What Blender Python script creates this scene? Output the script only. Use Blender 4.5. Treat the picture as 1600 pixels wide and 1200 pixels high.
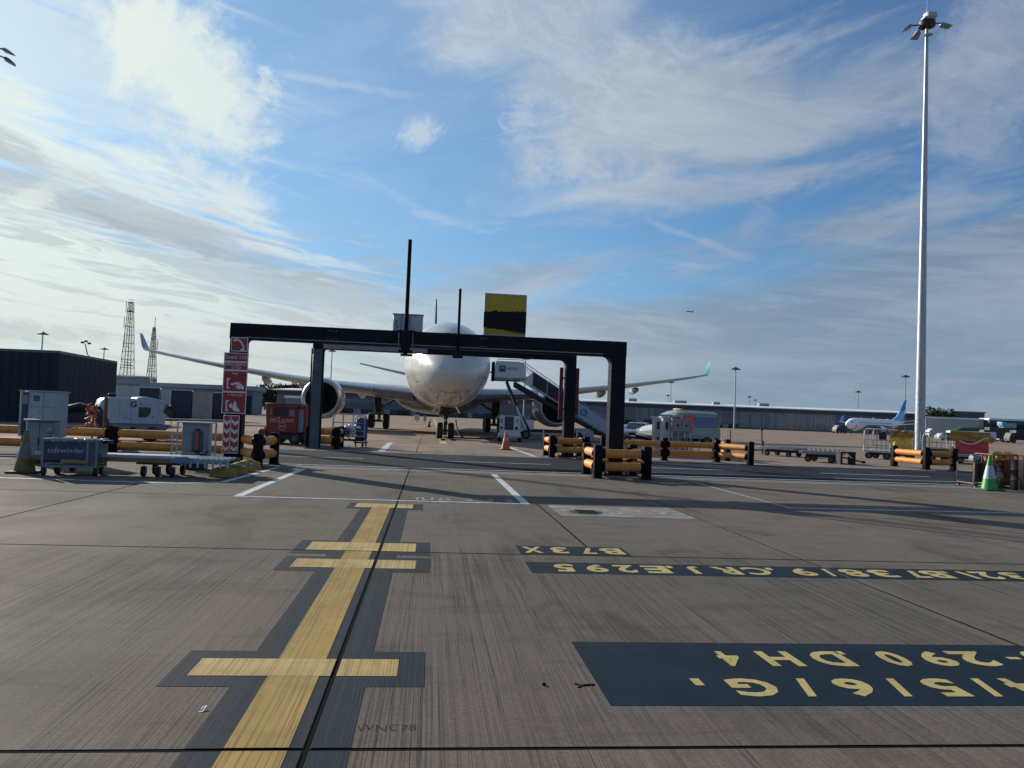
import bpy, bmesh, math, random
from mathutils import Vector, Matrix
random.seed(7)
for o in list(bpy.data.objects): bpy.data.objects.remove(o)
S = bpy.context.scene
COL = S.collection
R = math.radians

# ------------------------------------------------------------------ camera
F = 1209.0; CAM_H = 1.65; PITCH = R(2.32); ROLL = R(2.2); YAW = R(5.9)
cam = bpy.data.cameras.new('camera'); cam.sensor_width = 36; cam.lens = F/1600*36
cam.clip_start = 0.05; cam.clip_end = 6000
camo = bpy.data.objects.new('camera', cam); COL.objects.link(camo)
camo.location = (0, 0, CAM_H)
camo.rotation_euler = (Matrix.Rotation(-YAW, 4, 'Z') @ Matrix.Rotation(math.pi/2+PITCH, 4, 'X') @ Matrix.Rotation(ROLL, 4, 'Z')).to_euler()
S.camera = camo
def ray(px, py):
    a = (px-800)/F; b = (600-py)/F
    c, s = math.cos(ROLL), math.sin(ROLL)
    a, b = a*c-b*s, a*s+b*c
    y = math.cos(PITCH)-b*math.sin(PITCH); z = math.sin(PITCH)+b*math.cos(PITCH)
    return (a*math.cos(YAW)+y*math.sin(YAW), -a*math.sin(YAW)+y*math.cos(YAW), z)
def G(px, py):                                   # where a point of the ground lies
    x, y, z = ray(px, py); t = -CAM_H/z
    return (x*t, y*t)
def at(px, py, D):                               # point at a given distance ahead; py 0 = on the horizon
    if py == 0: py = 649+.0384*(px-800)
    x, y, z = ray(px, py); t = D/(x*math.sin(YAW)+y*math.cos(YAW))
    return (x*t, y*t, CAM_H+z*t)

# ------------------------------------------------------------------ light
SUN_AZ = R(-41.5); SUN_EL = R(20.5)              # azimuth from +Y, clockwise positive
sun = bpy.data.lights.new('sun', 'SUN'); sun.energy = 5.0; sun.angle = R(0.5); sun.color = (1.0, 0.91, 0.78)
suno = bpy.data.objects.new('sun', sun); COL.objects.link(suno)
sdir = Vector((math.sin(SUN_AZ)*math.cos(SUN_EL), math.cos(SUN_AZ)*math.cos(SUN_EL), math.sin(SUN_EL)))
suno.rotation_euler = sdir.to_track_quat('Z', 'Y').to_euler()
W = bpy.data.worlds.new('World'); S.world = W; W.use_nodes = True
S.view_settings.view_transform = 'Standard'; S.view_settings.look = 'None'
S.view_settings.gamma = 1; S.view_settings.use_curve_mapping = False
EXPO = 0.3; SKY_TINT = (.41, .68, .92)
S.view_settings.exposure = EXPO
SKY_STRENGTH = 0.1
W.cycles.sampling_method = 'MANUAL'; W.cycles.sample_map_resolution = 256
nt = W.node_tree; nt.nodes.clear()
class NX:                                        # tiny expression helper over a node tree
    def __init__(s, nt): s.nt = nt
    def n(s, t, **k):
        nd = s.nt.nodes.new(t)
        for a, b in k.items(): setattr(nd, a, b)
        return nd
    def put(s, sock, v):
        if isinstance(v, bpy.types.NodeSocket): s.nt.links.new(v, sock)
        else: sock.default_value = v
    def m(s, op, *a, clamp=False):
        nd = s.n('ShaderNodeMath', operation=op, use_clamp=clamp)
        for i, v in enumerate(a): s.put(nd.inputs[i], v)
        return nd.outputs[0]
    def sm(s, v, lo, hi, a=0.0, b=1.0):
        nd = s.n('ShaderNodeMapRange', interpolation_type='SMOOTHSTEP')
        for i, q in enumerate((v, lo, hi, a, b)): s.put(nd.inputs[i], q)
        return nd.outputs[0]
    def mix(s, f, a, b, blend='MIX'):
        nd = s.n('ShaderNodeMix', data_type='RGBA', blend_type=blend)
        s.put(nd.inputs[0], f); s.put(nd.inputs[6], a); s.put(nd.inputs[7], b)
        return nd.outputs[2]
    def xyz(s, x, y, z):
        nd = s.n('ShaderNodeCombineXYZ')
        for i, q in enumerate((x, y, z)): s.put(nd.inputs[i], q)
        return nd.outputs[0]
    def sep(s, v):
        nd = s.n('ShaderNodeSeparateXYZ'); s.put(nd.inputs[0], v); return nd.outputs
    def noise(s, v, scale, detail=4, rough=.55, dist=0.0):
        nd = s.n('ShaderNodeTexNoise'); s.put(nd.inputs['Vector'], v); nd.inputs['Scale'].default_value = scale
        nd.inputs['Detail'].default_value = detail; nd.inputs['Roughness'].default_value = rough
        nd.inputs['Distortion'].default_value = dist
        return nd.outputs[0]
X = NX(nt)
def c4(r, g, b): return (r, g, b, 1)
sky = X.n('ShaderNodeTexSky', sky_type='NISHITA'); sky.sun_disc = False
sky.sun_elevation = SUN_EL; sky.sun_rotation = SUN_AZ; sky.air_density = 1.0; sky.dust_density = 0.6; sky.ozone_density = 1.6
tc = X.n('ShaderNodeTexCoord'); d = X.sep(tc.outputs['Generated'])
az = X.m('ARCTAN2', d[0], d[1]); el = X.m('ARCSINE', d[2])
U = X.m('MULTIPLY', az, 57.2958); V = X.m('MULTIPLY', el, 57.2958)
def ae(px, py):
    x, y, z = ray(px, py); l = math.sqrt(x*x+y*y+z*z)
    return math.degrees(math.atan2(x, y)), math.degrees(math.asin(z/l))
uv = X.xyz(U, V, 0.0)
def rotuv(ang, sx, sy, off=0.0):                 # stretched sky coordinates
    c, s = math.cos(R(ang)), math.sin(R(ang))
    a = X.m('ADD', X.m('MULTIPLY', U, c*sx), X.m('MULTIPLY', V, s*sx))
    b = X.m('ADD', X.m('MULTIPLY', U, -s*sy), X.m('MULTIPLY', V, c*sy))
    return X.xyz(a, b, off)
def cmb(a, b, k): return X.m('ADD', X.m('MULTIPLY', a, 1-k), X.m('MULTIPLY', b, k))
fineA = X.noise(rotuv(35, .75, 1.0, 2.0), 1.0, 5, .68, .6)
fine = X.noise(rotuv(-25, .28, .55, 4.0), 1.0, 5, .70, .9)
puff = cmb(X.noise(uv, .15, 5, .60, .5), fineA, .22)
ripple = X.noise(rotuv(-6, .14, 1.25, 61.0), 1.0, 5, .62, .7)
streak = cmb(X.noise(rotuv(-11, .055, .42, 9.0), 1.0, 5, .62, .7), ripple, .25)
streak2 = cmb(X.noise(rotuv(13, .06, .30, 21.0), 1.0, 5, .58, .7), fineA, .12)
broad = X.noise(rotuv(2, .05, .22, 33.0), 1.0, 5, .62, .7)
def blob(px, py, rx, ry, ang, nz, k, lo=.55, hi=1.15, op=1.0):
    # rx, ry in photo pixels (about 1/21 degree each); ang positive = rising to the right
    u0, v0 = ae(px, py); c, s = math.cos(R(ang)), math.sin(R(ang)); q = 1/22.5
    du = X.m('SUBTRACT', U, u0); dv = X.m('SUBTRACT', V, v0)
    a = X.m('ADD', X.m('MULTIPLY', du, c/(rx*q)), X.m('MULTIPLY', dv, s/(rx*q)))
    b = X.m('ADD', X.m('MULTIPLY', du, -s/(ry*q)), X.m('MULTIPLY', dv, c/(ry*q)))
    r = X.m('SQRT', X.m('ADD', X.m('MULTIPLY', a, a), X.m('MULTIPLY', b, b)))
    r = X.m('ADD', r, X.m('MULTIPLY', X.m('SUBTRACT', nz, .5), k*2.3))
    return X.m('MULTIPLY', X.sm(r, lo, hi, 1.0, 0.0), op)
# angle to the sun drives how bright and warm a cloud is lit
vd = X.n('ShaderNodeVectorMath', operation='DOT_PRODUCT'); X.put(vd.inputs[0], tc.outputs['Generated']); vd.inputs[1].default_value = sdir
near = X.sm(vd.outputs['Value'], .35, .97)
near2 = X.sm(vd.outputs['Value'], .74, .99)
K = 1/(SKY_STRENGTH*2**EXPO)
def cc(r, g, b, k=1.0): return c4(r*K*k, g*K*k, b*K*k)
bright = X.mix(near, cc(.37, .43, .53), cc(.64, .73, .79))
bright = X.mix(near2, bright, cc(.82, .89, .84))
grey = X.mix(near, cc(.20, .275, .375), cc(.40, .47, .54))
shade = X.mix(.55, grey, bright)
body = X.mix(X.sm(fine, .36, .66), shade, bright)           # light and dark inside one cloud
bodyr = X.mix(X.sm(streak, .38, .60), shade, bright)
col = sky.outputs[0]
col = X.mix(1.0, col, c4(*SKY_TINT), 'MULTIPLY')
col = X.mix(X.m('MULTIPLY', near, .38), col, cc(.38, .60, .84))
veil = X.m('MULTIPLY', X.sm(streak2, .36, .70), X.sm(V, 8.0, 22.0, .03, .15))
col = X.mix(veil, col, bright)                              # thin high veil everywhere
def lay(c, mk):
    global col
    col = X.mix(mk, col, c)
lay(body, blob(860, 60, 300, 110, -14, streak2, 1.4, .25, 1.3, .74))
lay(body, blob(960, 190, 165, 112, 28, puff, 1.2, .35, 1.25, .86))
lay(bright, blob(900, 235, 75, 50, 40, puff, 1.8, .3, 1.2, .55))
lay(bodyr, blob(1190, 190, 360, 100, 10, streak2, 1.4, .35, 1.25, .88))
lay(body, blob(1580, 110, 130, 95, 35, puff, 2.0, .3, 1.25, .62))
lay(bright, blob(820, 180, 35, 26, 10, fine, 2.2, .2, 1.2, .5))
# grey layer low over the right, thinning towards the centre
top = X.m('ADD', 9.6, X.m('MULTIPLY', X.sm(U, 12.0, 42.0), 6.0))
bt = X.m('SUBTRACT', V, X.m('ADD', top, X.m('MULTIPLY', X.m('SUBTRACT', streak2, .5), 20.0)))
bandm = X.m('MULTIPLY', X.sm(bt, -3.4, 3.4, 1.0, 0.0), X.sm(U, -14.0, 8.0, .55, 1.0))
bandc = X.mix(X.sm(broad, .36, .60), grey, shade); bandc = X.mix(X.m('MULTIPLY', X.sm(ripple, .45, .68), .45), bandc, bright)
lay(bandc, X.m('MULTIPLY', bandm, .88))
lay(bright, blob(1085, 372, 100, 8, -20, fine, 1.3, .1, 1.3, .42))
lay(bright, blob(1180, 345, 40, 20, 55, fine, 1.6, .1, 1.3, .22))
lay(bright, blob(285, 105, 150, 85, -32, puff, 2.0, .25, 1.25, .92))
lay(bright, blob(215, 60, 55, 45, 60, puff, 2.0, .3, 1.2, .8))
lay(bright, blob(390, 165, 55, 28, 60, fine, 2.2, .2, 1.25, .6))
lay(bright, blob(505, 127, 140, 7, -2, fine, 1.2, .1, 1.4, .28))
lay(bright, blob(660, 205, 40, 28, 25, puff, 1.6, .25, 1.2, .45))
lay(bright, blob(655, 208, 34, 18, 25, fineA, 2.2, .2, 1.2, .45))
lay(bright, blob(330, 285, 100, 30, -22, puff, 2.6, .3, 1.2, .60))
lay(bright, blob(60, 60, 280, 130, -10, streak, 2.0, .2, 1.5, .50))
lay(bright, blob(60, 235, 380, 62, -19, streak, 1.8, .3, 1.2, .88))
lay(bright, blob(130, 455, 620, 140, -9, streak, 1.8, .50, 1.25, .93))
lay(grey, blob(110, 300, 300, 44, -15, streak, 2.6, .35, 1.2, .66))
lay(grey, blob(330, 385, 200, 15, -9, ripple, 2.2, .2, 1.3, .45))
lay(grey, blob(480, 455, 260, 36, -9, ripple, 2.6, .3, 1.25, .55))
lay(grey, blob(60, 520, 90, 15, 0, fine, 1.8, .3, 1.3, .55))
lay(grey, blob(310, 545, 80, 17, 0, fine, 1.8, .3, 1.3, .55))
lay(bright, blob(40, 320, 34, 16, 20, fine, 2.2, .3, 1.2, .6))
lay(bright, blob(470, 400, 130, 9, -8, ripple, 2.0, .2, 1.3, .55))
low = X.noise(rotuv(0, .14, .55, 50.0), 1.0, 5, .62, .3)
rp = X.m('MULTIPLY', X.sm(ripple, .50, .62), X.m('MULTIPLY', X.sm(V, 17.0, 9.0, 0.0, .5), X.sm(U, 12.0, -8.0, 0.0, 1.0)))
col = X.mix(rp, col, grey)
rp2 = X.m('MULTIPLY', X.sm(broad, .56, .70), X.sm(V, 22.0, 10.0, 0.0, .6))
col = X.mix(rp2, col, bright)
lowm = X.m('MULTIPLY', X.sm(low, .50, .66), X.m('MULTIPLY', X.sm(V, 5.6, 3.0, 0.0, 1.0), X.sm(V, .6, 2.0)))
col = X.mix(X.m('MULTIPLY', lowm, .60), col, X.mix(near, cc(.40, .42, .46), cc(.66, .70, .68)))
hor = X.sm(V, 0.0, 11.0, .58, 0.0)
col = X.mix(hor, col, X.mix(near, cc(.24, .34, .46), cc(.68, .72, .66)))
# the same kind of broken cloud carries on all round
back = X.sm(X.m('ABSOLUTE', X.m('SUBTRACT', U, 5.9)), 38.0, 60.0)
up = X.sm(V, 30.0, 45.0)
gm = X.m('MULTIPLY', X.sm(X.noise(tc.outputs['Generated'], 2.2, 6, .6, .4), .45, .68), X.m('MAXIMUM', back, up))
col = X.mix(X.m('MULTIPLY', gm, .7), col, bright)
bg = X.n('ShaderNodeBackground'); X.put(bg.inputs[0], col); bg.inputs[1].default_value = SKY_STRENGTH
out = X.n('ShaderNodeOutputWorld'); nt.links.new(bg.outputs[0], out.inputs[0])

# ------------------------------------------------------------------ helpers
MATS = {}
def mat(name, c, rough=.6, metal=0.0, var=.12, vs=3.0, bump=0.0, spec=.5, dirt=None, dm=.0, coat=0.0, alpha=1.0):
    if name in MATS: return MATS[name]
    m = bpy.data.materials.new(name); m.use_nodes = True; n = m.node_tree; b = n.nodes['Principled BSDF']; Y = NX(n)
    co = Y.n('ShaderNodeTexCoord').outputs['Object']
    nz = Y.noise(co, vs, 5, .6)
    lo = c4(*[q*(1-var) for q in c]); hi = c4(*[min(1, q*(1+var)) for q in c])
    cl = Y.mix(Y.sm(nz, .3, .7), lo, hi)
    if dirt:
        nz2 = Y.noise(co, vs*2.3, 7, .7, .5); cl = Y.mix(Y.m('MULTIPLY', Y.sm(nz2, .5, .75), dm), cl, c4(*dirt))
    Y.put(b.inputs['Base Color'], cl); b.inputs['Metallic'].default_value = metal
    Y.put(b.inputs['Roughness'], Y.sm(nz, .2, .8, max(.03, rough-.08), min(1, rough+.08)))
    b.inputs['Specular IOR Level'].default_value = spec; b.inputs['Coat Weight'].default_value = coat
    if bump:
        bp = Y.n('ShaderNodeBump'); bp.inputs['Strength'].default_value = bump; bp.inputs['Distance'].default_value = .01
        Y.put(bp.inputs['Height'], Y.noise(co, vs*8, 4, .6)); n.links.new(bp.outputs[0], b.inputs['Normal'])
    MATS[name] = m; return m

class MB:                                        # collects primitives into ONE mesh
    def __init__(s): s.v = []; s.f = []; s.mi = []; s.sm = []
    def add(s, vs, fs, mi=0, smooth=False, M=None):
        o = len(s.v)
        for p in vs: s.v.append(tuple(M @ Vector(p)) if M else tuple(p))
        for f in fs: s.f.append([i+o for i in f]); s.mi.append(mi); s.sm.append(smooth)
        return s
    def box(s, c, d, mi=0, rz=0, ch=0.0, M=None):
        x, y, z = d[0]/2, d[1]/2, d[2]/2
        T = Matrix.Translation(c) @ Matrix.Rotation(rz, 4, 'Z')
        if M: T = M @ T
        if ch <= 0:
            v = [(-x,-y,-z),(x,-y,-z),(x,y,-z),(-x,y,-z),(-x,-y,z),(x,-y,z),(x,y,z),(-x,y,z)]
            f = [(0,3,2,1),(4,5,6,7),(0,1,5,4),(1,2,6,5),(2,3,7,6),(3,0,4,7)]
            return s.add(v, f, mi, False, T)
        e = min(ch, x*.9, y*.9, z*.9)
        bm = bmesh.new(); bmesh.ops.create_cube(bm, size=1)
        for q in bm.verts: q.co = Vector((q.co.x*2*x, q.co.y*2*y, q.co.z*2*z))
        bmesh.ops.bevel(bm, geom=list(bm.edges), offset=e, segments=2 if ch > .02 else 1, affect='EDGES', profile=.6)
        bm.verts.index_update()
        s.add([tuple(q.co) for q in bm.verts], [[q.index for q in f.verts] for f in bm.faces], mi, True, T); bm.free()
        return s
    def cyl(s, a, b, r0, r1=None, n=12, mi=0, cap=True, smooth=True):
        r1 = r0 if r1 is None else r1; a = Vector(a); b = Vector(b); w = (b-a)
        if w.length < 1e-6: return s
        q = w.to_track_quat('Z', 'Y'); vs = []; fs = []
        for P, r in ((a, r0), (b, r1)):
            for i in range(n):
                t = 2*math.pi*i/n; vs.append(tuple(P+q @ Vector((r*math.cos(t), r*math.sin(t), 0))))
        for i in range(n): fs.append((i, (i+1) % n, n+(i+1) % n, n+i))
        s.add(vs, fs, mi, smooth)
        if cap:
            s.add(vs[:n][::-1], [tuple(range(n))], mi); s.add(vs[n:], [tuple(range(n))], mi)
        return s
    def tube(s, pts, r, n=8, mi=0):
        pts = [Vector(p) for p in pts]; rings = []
        up = Vector((0, 0, 1))
        for i, p in enumerate(pts):
            t = (pts[min(i+1, len(pts)-1)]-pts[max(i-1, 0)]).normalized()
            a = t.cross(up)
            if a.length < .05: a = t.cross(Vector((0, 1, 0)))
            a.normalize(); b = a.cross(t).normalized()
            rings.append([tuple(p+a*math.cos(2*math.pi*k/n)*r+b*math.sin(2*math.pi*k/n)*r) for k in range(n)])
        return s.loft(rings, mi, cap=True)
    def loft(s, rings, mi=0, cap=False, smooth=True, closed=True):
        n = len(rings[0]); vs = [p for r_ in rings for p in r_]; fs = []
        for j in range(len(rings)-1):
            for i in range(n if closed else n-1):
                k = (i+1) % n; fs.append((j*n+i, j*n+k, (j+1)*n+k, (j+1)*n+i))
        s.add(vs, fs, mi, smooth)
        if cap:
            s.add(rings[0], [tuple(range(n))[::-1]], mi); s.add(rings[-1], [tuple(range(n))], mi)
        return s
    def prism(s, poly, y0, y1, mi=0, M=None):     # polygon in XZ, extruded along Y
        n = len(poly); vs = [(x, y0, z) for x, z in poly]+[(x, y1, z) for x, z in poly]
        fs = [tuple(range(n)), tuple(range(2*n-1, n-1, -1))]+[(i+n, (i+1) % n+n, (i+1) % n, i) for i in range(n)]
        return s.add(vs, fs, mi, False, M)
    def lathe(s, prof, n=16, mi=0, c=(0, 0, 0), axis='Z'):
        rings = []
        for r, h in prof:
            ring = []
            for i in range(n):
                t = 2*math.pi*i/n; a, b = r*math.cos(t), r*math.sin(t)
                ring.append((c[0]+a, c[1]+b, c[2]+h) if axis == 'Z' else (c[0]+a, c[1]+h, c[2]+b) if axis == 'Y' else (c[0]+h, c[1]+a, c[2]+b))
            rings.append(ring)
        return s.loft(rings, mi)
    def mesh(s, name, mats):
        me = bpy.data.meshes.new(name); me.from_pydata(s.v, [], s.f)
        for m in (mats if isinstance(mats, (list, tuple)) else [mats]): me.materials.append(m)
        me.polygons.foreach_set('material_index', s.mi); me.polygons.foreach_set('use_smooth', s.sm)
        bm = bmesh.new(); bm.from_mesh(me); bmesh.ops.recalc_face_normals(bm, faces=bm.faces); bm.to_mesh(me); bm.free()
        try: me.set_sharp_from_angle(angle=R(38))
        except Exception: pass
        me.update(); return me
def tag(o, label=None, cat=None, group=None, kind=None):
    for k, v in (('label', label), ('category', cat), ('group', group), ('kind', kind)):
        if v: o[k] = v
    return o
def obj(name, mb, mats, parent=None, loc=(0, 0, 0), rz=0.0, kind=None, label=None):
    me = mb.mesh(name, mats) if isinstance(mb, MB) else mb
    o = bpy.data.objects.new(name, me); COL.objects.link(o); o.location = loc; o.rotation_euler = (0, 0, rz)
    if parent: o.parent = parent
    return tag(o, label, None, None, kind)
def thing(name, label, cat, loc=(0, 0, 0), rz=0.0, group=None):
    o = bpy.data.objects.new(name, None); COL.objects.link(o); o.location = loc if len(loc) == 3 else (loc[0], loc[1], 0)
    o.rotation_euler = (0, 0, rz); o.empty_display_size = .3
    return tag(o, label, cat, group)
def solo(name, label, cat, mb, mats, loc=(0, 0, 0), rz=0.0, group=None):
    o = obj(name, mb, mats, None, loc if len(loc) == 3 else (loc[0], loc[1], 0), rz); return tag(o, label, cat, group)
def copy_tree(o, loc=None, rz=None, label=None, parent=None):
    c = o.copy(); COL.objects.link(c); c.parent = parent
    for ch in [q for q in COL.objects if q.parent == o]: copy_tree(ch, parent=c)
    if loc is not None: c.location = loc if len(loc) == 3 else (loc[0], loc[1], 0)
    if rz is not None: c.rotation_euler = (0, 0, rz)
    if label: c['label'] = label
    return c
def text_mesh(txt, size=1.0, bold=0.0, align='CENTER', sx=1.0, ext=0.0, shear=0.0, space=1.0):
    cu = bpy.data.curves.new('lettering', 'FONT'); cu.body = txt; cu.size = size; cu.align_x = align; cu.align_y = 'CENTER'
    cu.offset = bold; cu.extrude = ext; cu.resolution_u = 3; cu.shear = shear; cu.space_character = space
    o = bpy.data.objects.new('lettering', cu); COL.objects.link(o); bpy.context.view_layer.update()
    me = bpy.data.meshes.new_from_object(o.evaluated_get(bpy.context.evaluated_depsgraph_get()))
    bpy.data.objects.remove(o); bpy.data.curves.remove(cu)
    vs = [Vector((v.co.x*sx, v.co.y, v.co.z)) for v in me.vertices]; fs = [list(p.vertices) for p in me.polygons]
    bpy.data.meshes.remove(me); return vs, fs
def wall_text(mb, txt, c, size, mi=0, sx=1.0, bold=0.0, M=None, align='CENTER', shear=0.0, ext=.002):   # lettering on a face that looks towards -Y
    vs, fs = text_mesh(txt, size, bold, align, sx, ext, shear)
    T = Matrix.Translation(c) @ Matrix.Rotation(math.pi/2, 4, 'X')
    if M: T = M @ T
    mb.add(vs, fs, mi, False, T); return mb
# ------------------------------------------------------------------ ground
def ground_mat(name, base, alt, groove=1.0, rough=.88, patch=(.062, .054, .042), spec=.07):
    m = bpy.data.materials.new(name); m.use_nodes = True; n = m.node_tree; b = n.nodes['Principled BSDF']; Y = NX(n)
    P = Y.n('ShaderNodeNewGeometry').outputs['Position']; x, y, z = Y.sep(P)[:3]
    big = Y.noise(P, .16, 5, .6, .6); mid = Y.noise(P, 1.1, 6, .65, .8); fn = Y.noise(P, 38, 4, .7)
    lobe = Y.noise(Y.xyz(Y.m('MULTIPLY', x, .25), Y.m('MULTIPLY', y, .10), 5.0), 1.0, 3, .5)
    cl = Y.mix(Y.sm(lobe, .40, .60), c4(*base), c4(*alt))
    # rubber and oil smears that run along the stand
    sm_ = Y.noise(Y.xyz(Y.m('MULTIPLY', x, .55), Y.m('MULTIPLY', y, .30), 8.0), 1.0, 6, .62, 1.2)
    cl = Y.mix(Y.m('MULTIPLY', Y.sm(sm_, .50, .68), .62), cl, c4(*patch))
    cl = Y.mix(Y.m('MULTIPLY', Y.sm(mid, .35, .75), .22), cl, c4(*[q*1.35 for q in base]))
    cl = Y.mix(1.0, cl, Y.mix(fn, c4(.42, .42, .42), c4(1.58, 1.58, 1.58)), 'MULTIPLY')
    # speckle of small dark spots and grit
    vo = Y.n('ShaderNodeTexVoronoi'); Y.put(vo.inputs['Vector'], P); vo.inputs['Scale'].default_value = 3.2
    cl = Y.mix(Y.m('MULTIPLY', Y.sm(vo.outputs['Distance'], .035, .02), .7), cl, c4(.03, .03, .03))
    oi = Y.n('ShaderNodeObjectInfo').outputs['Random']
    cl = Y.mix(1.0, cl, Y.mix(oi, c4(.90, .90, .92), c4(1.10, 1.08, 1.06)), 'MULTIPLY')
    rb = Y.noise(Y.xyz(Y.m('MULTIPLY', x, .9), Y.m('MULTIPLY', y, 3.2), 70.0), 1.0, 5, .65, .5)
    cl = Y.mix(Y.m('MULTIPLY', Y.sm(rb, .50, .66), .40), cl, c4(*[q*.55 for q in base]))
    bh = Y.m('MULTIPLY', fn, .5)
    if groove:
        wv = Y.m('ADD', x, Y.m('MULTIPLY', Y.noise(Y.xyz(0.0, Y.m('MULTIPLY', y, .6), x), 1.0, 2, .5), .004))
        g1 = Y.noise(Y.xyz(Y.m('MULTIPLY', wv, 55.0), Y.m('MULTIPLY', y, .12), 0.0), 1.0, 2, .5)
        g2 = Y.noise(Y.xyz(Y.m('MULTIPLY', wv, 9.0), Y.m('MULTIPLY', y, .035), 3.0), 1.0, 4, .8)
        g3 = Y.noise(Y.xyz(Y.m('MULTIPLY', wv, 30.0), Y.m('MULTIPLY', y, .06), 13.0), 1.0, 2, .5)
        where = Y.m('MULTIPLY', Y.sm(Y.noise(P, .35, 3, .5), .38, .56, .62, 1.0), Y.sm(y, 10.2, 8.9, .30, 1.0))
        amp = Y.sm(Y.noise(Y.xyz(Y.m('MULTIPLY', x, 3.0), Y.m('MULTIPLY', y, .35), 40.0), 1.0, 3, .6), .36, .60, .35, 1.0)
        def thin(v, c_, w_): return Y.sm(Y.m('ABSOLUTE', Y.m('SUBTRACT', v, c_)), w_*.35, w_, 1.0, 0.0)
        ln = Y.m('MULTIPLY', Y.m('MULTIPLY', thin(g1, .5, .040), amp), where)
        ln2 = Y.m('MULTIPLY', Y.m('MAXIMUM', thin(g2, .5, .0095), Y.m('MULTIPLY', thin(g2, .42, .008), .8)), Y.m('MULTIPLY', where, Y.sm(amp, .2, .9, .35, 1.0)))
        ln3 = Y.m('MULTIPLY', thin(g3, .56, .014), Y.m('MULTIPLY', amp, where))
        cl = Y.mix(Y.m('MULTIPLY', ln, .52*groove), cl, c4(.028, .026, .025))
        cl = Y.mix(Y.m('MULTIPLY', ln2, .85*groove), cl, c4(.03, .028, .027))
        cl = Y.mix(Y.m('MULTIPLY', ln3, .45*groove), cl, c4(.26, .23, .20))
        bh = Y.m('SUBTRACT', bh, Y.m('MULTIPLY', Y.m('ADD', ln, ln2), 1.0*groove))
    Y.put(b.inputs['Base Color'], cl)
    Y.put(b.inputs['Roughness'], Y.sm(big, .35, .7, rough-.1, min(1.0, rough+.12))); b.inputs['Specular IOR Level'].default_value = spec
    bp = Y.n('ShaderNodeBump'); bp.inputs['Strength'].default_value = .30; bp.inputs['Distance'].default_value = .004
    Y.put(bp.inputs['Height'], bh); n.links.new(bp.outputs[0], b.inputs['Normal'])
    return m
CONC = ground_mat('brushed_concrete', (.152, .127, .106), (.128, .119, .099))
CONC_L = ground_mat('pale_concrete', (.20, .19, .175), (.17, .165, .155), .0)
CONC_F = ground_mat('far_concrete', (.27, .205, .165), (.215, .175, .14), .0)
ASPH = ground_mat('asphalt', (.014, .018, .027), (.024, .030, .042), .0, .88, (.010, .012, .016), .08)
SEAL = mat('joint_sealant', (.006, .006, .007), .95, var=.3, vs=9, spec=.03)
def strip_sheet(name, x0, x1, y0, y1, z, m, kind='structure', parent=None):
    mb = MB().add([(x0, y0, z), (x1, y0, z), (x1, y1, z), (x0, y1, z)], [(0, 1, 2, 3)])
    return obj(name, mb, m, parent, kind=kind)
# one sheet to the horizon, the sealed joints lie just above it and the slabs stand proud of both
gr = MB(); xs = [-3000, -400, -100, 100, 400, 3000]; ys = [-300, -6, 75, 300, 900, 4500]
for i in range(5):
    for j in range(5):
        gr.add([(xs[i], ys[j], -.03), (xs[i+1], ys[j], -.03), (xs[i+1], ys[j+1], -.03), (xs[i], ys[j+1], -.03)], [(0, 1, 2, 3)])
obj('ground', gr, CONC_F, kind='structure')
strip_sheet('joint_sealant', -44.7, 50.0, -6.7, 58.3, -.0035, SEAL)
apron = tag(bpy.data.objects.new('apron', None), kind='structure'); COL.objects.link(apron)
PX, PY, JX, JY, GAP = 5.20, 5.35, -.53, 3.88, .032
def slab_mesh(w, l, m, nm='concrete_slab'):
    w -= GAP; l -= GAP; c = .003; T = .02
    v = [(0,0,-T),(w,0,-T),(w,l,-T),(0,l,-T),(0,0,-c),(w,0,-c),(w,l,-c),(0,l,-c),(c,c,0),(w-c,c,0),(w-c,l-c,0),(c,l-c,0)]
    f = [(0,1,5,4),(1,2,6,5),(2,3,7,6),(3,0,4,7),(4,5,9,8),(5,6,10,9),(6,7,11,10),(7,4,8,11),(8,9,10,11)]
    mb = MB(); mb.add(v, f[:5], 1); mb.add(v, f[5:], 0); return mb.mesh(nm, [m, SEAL])
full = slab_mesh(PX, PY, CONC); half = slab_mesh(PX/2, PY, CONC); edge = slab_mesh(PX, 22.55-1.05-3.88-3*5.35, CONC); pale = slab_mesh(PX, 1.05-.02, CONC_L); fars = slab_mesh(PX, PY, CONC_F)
Y_ROAD0, Y_ROAD1 = 22.55, 31.2
for i in range(-8, 10):
    x = JX+i*PX+GAP/2
    for j in range(-2, 3):
        y = JY+j*PY+GAP/2
        if i == 0 and j == 1:
            obj('concrete_slab', half, CONC, apron, (x, y, 0)); obj('concrete_slab', half, CONC, apron, (x+PX/2, y, 0)); continue
        obj('concrete_slab', full, CONC, apron, (x, y, 0))
    y = JY+3*PY+GAP/2
    obj('concrete_slab', edge, CONC, apron, (x, y, 0))
    obj('concrete_slab', pale, CONC_L, apron, (x, Y_ROAD0-1.05+GAP/2, 0))
    for j in range(5):
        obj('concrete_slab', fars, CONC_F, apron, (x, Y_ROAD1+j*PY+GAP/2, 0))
strip_sheet('service_road', -300, 400, Y_ROAD0, Y_ROAD1, -.001, ASPH)
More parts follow.
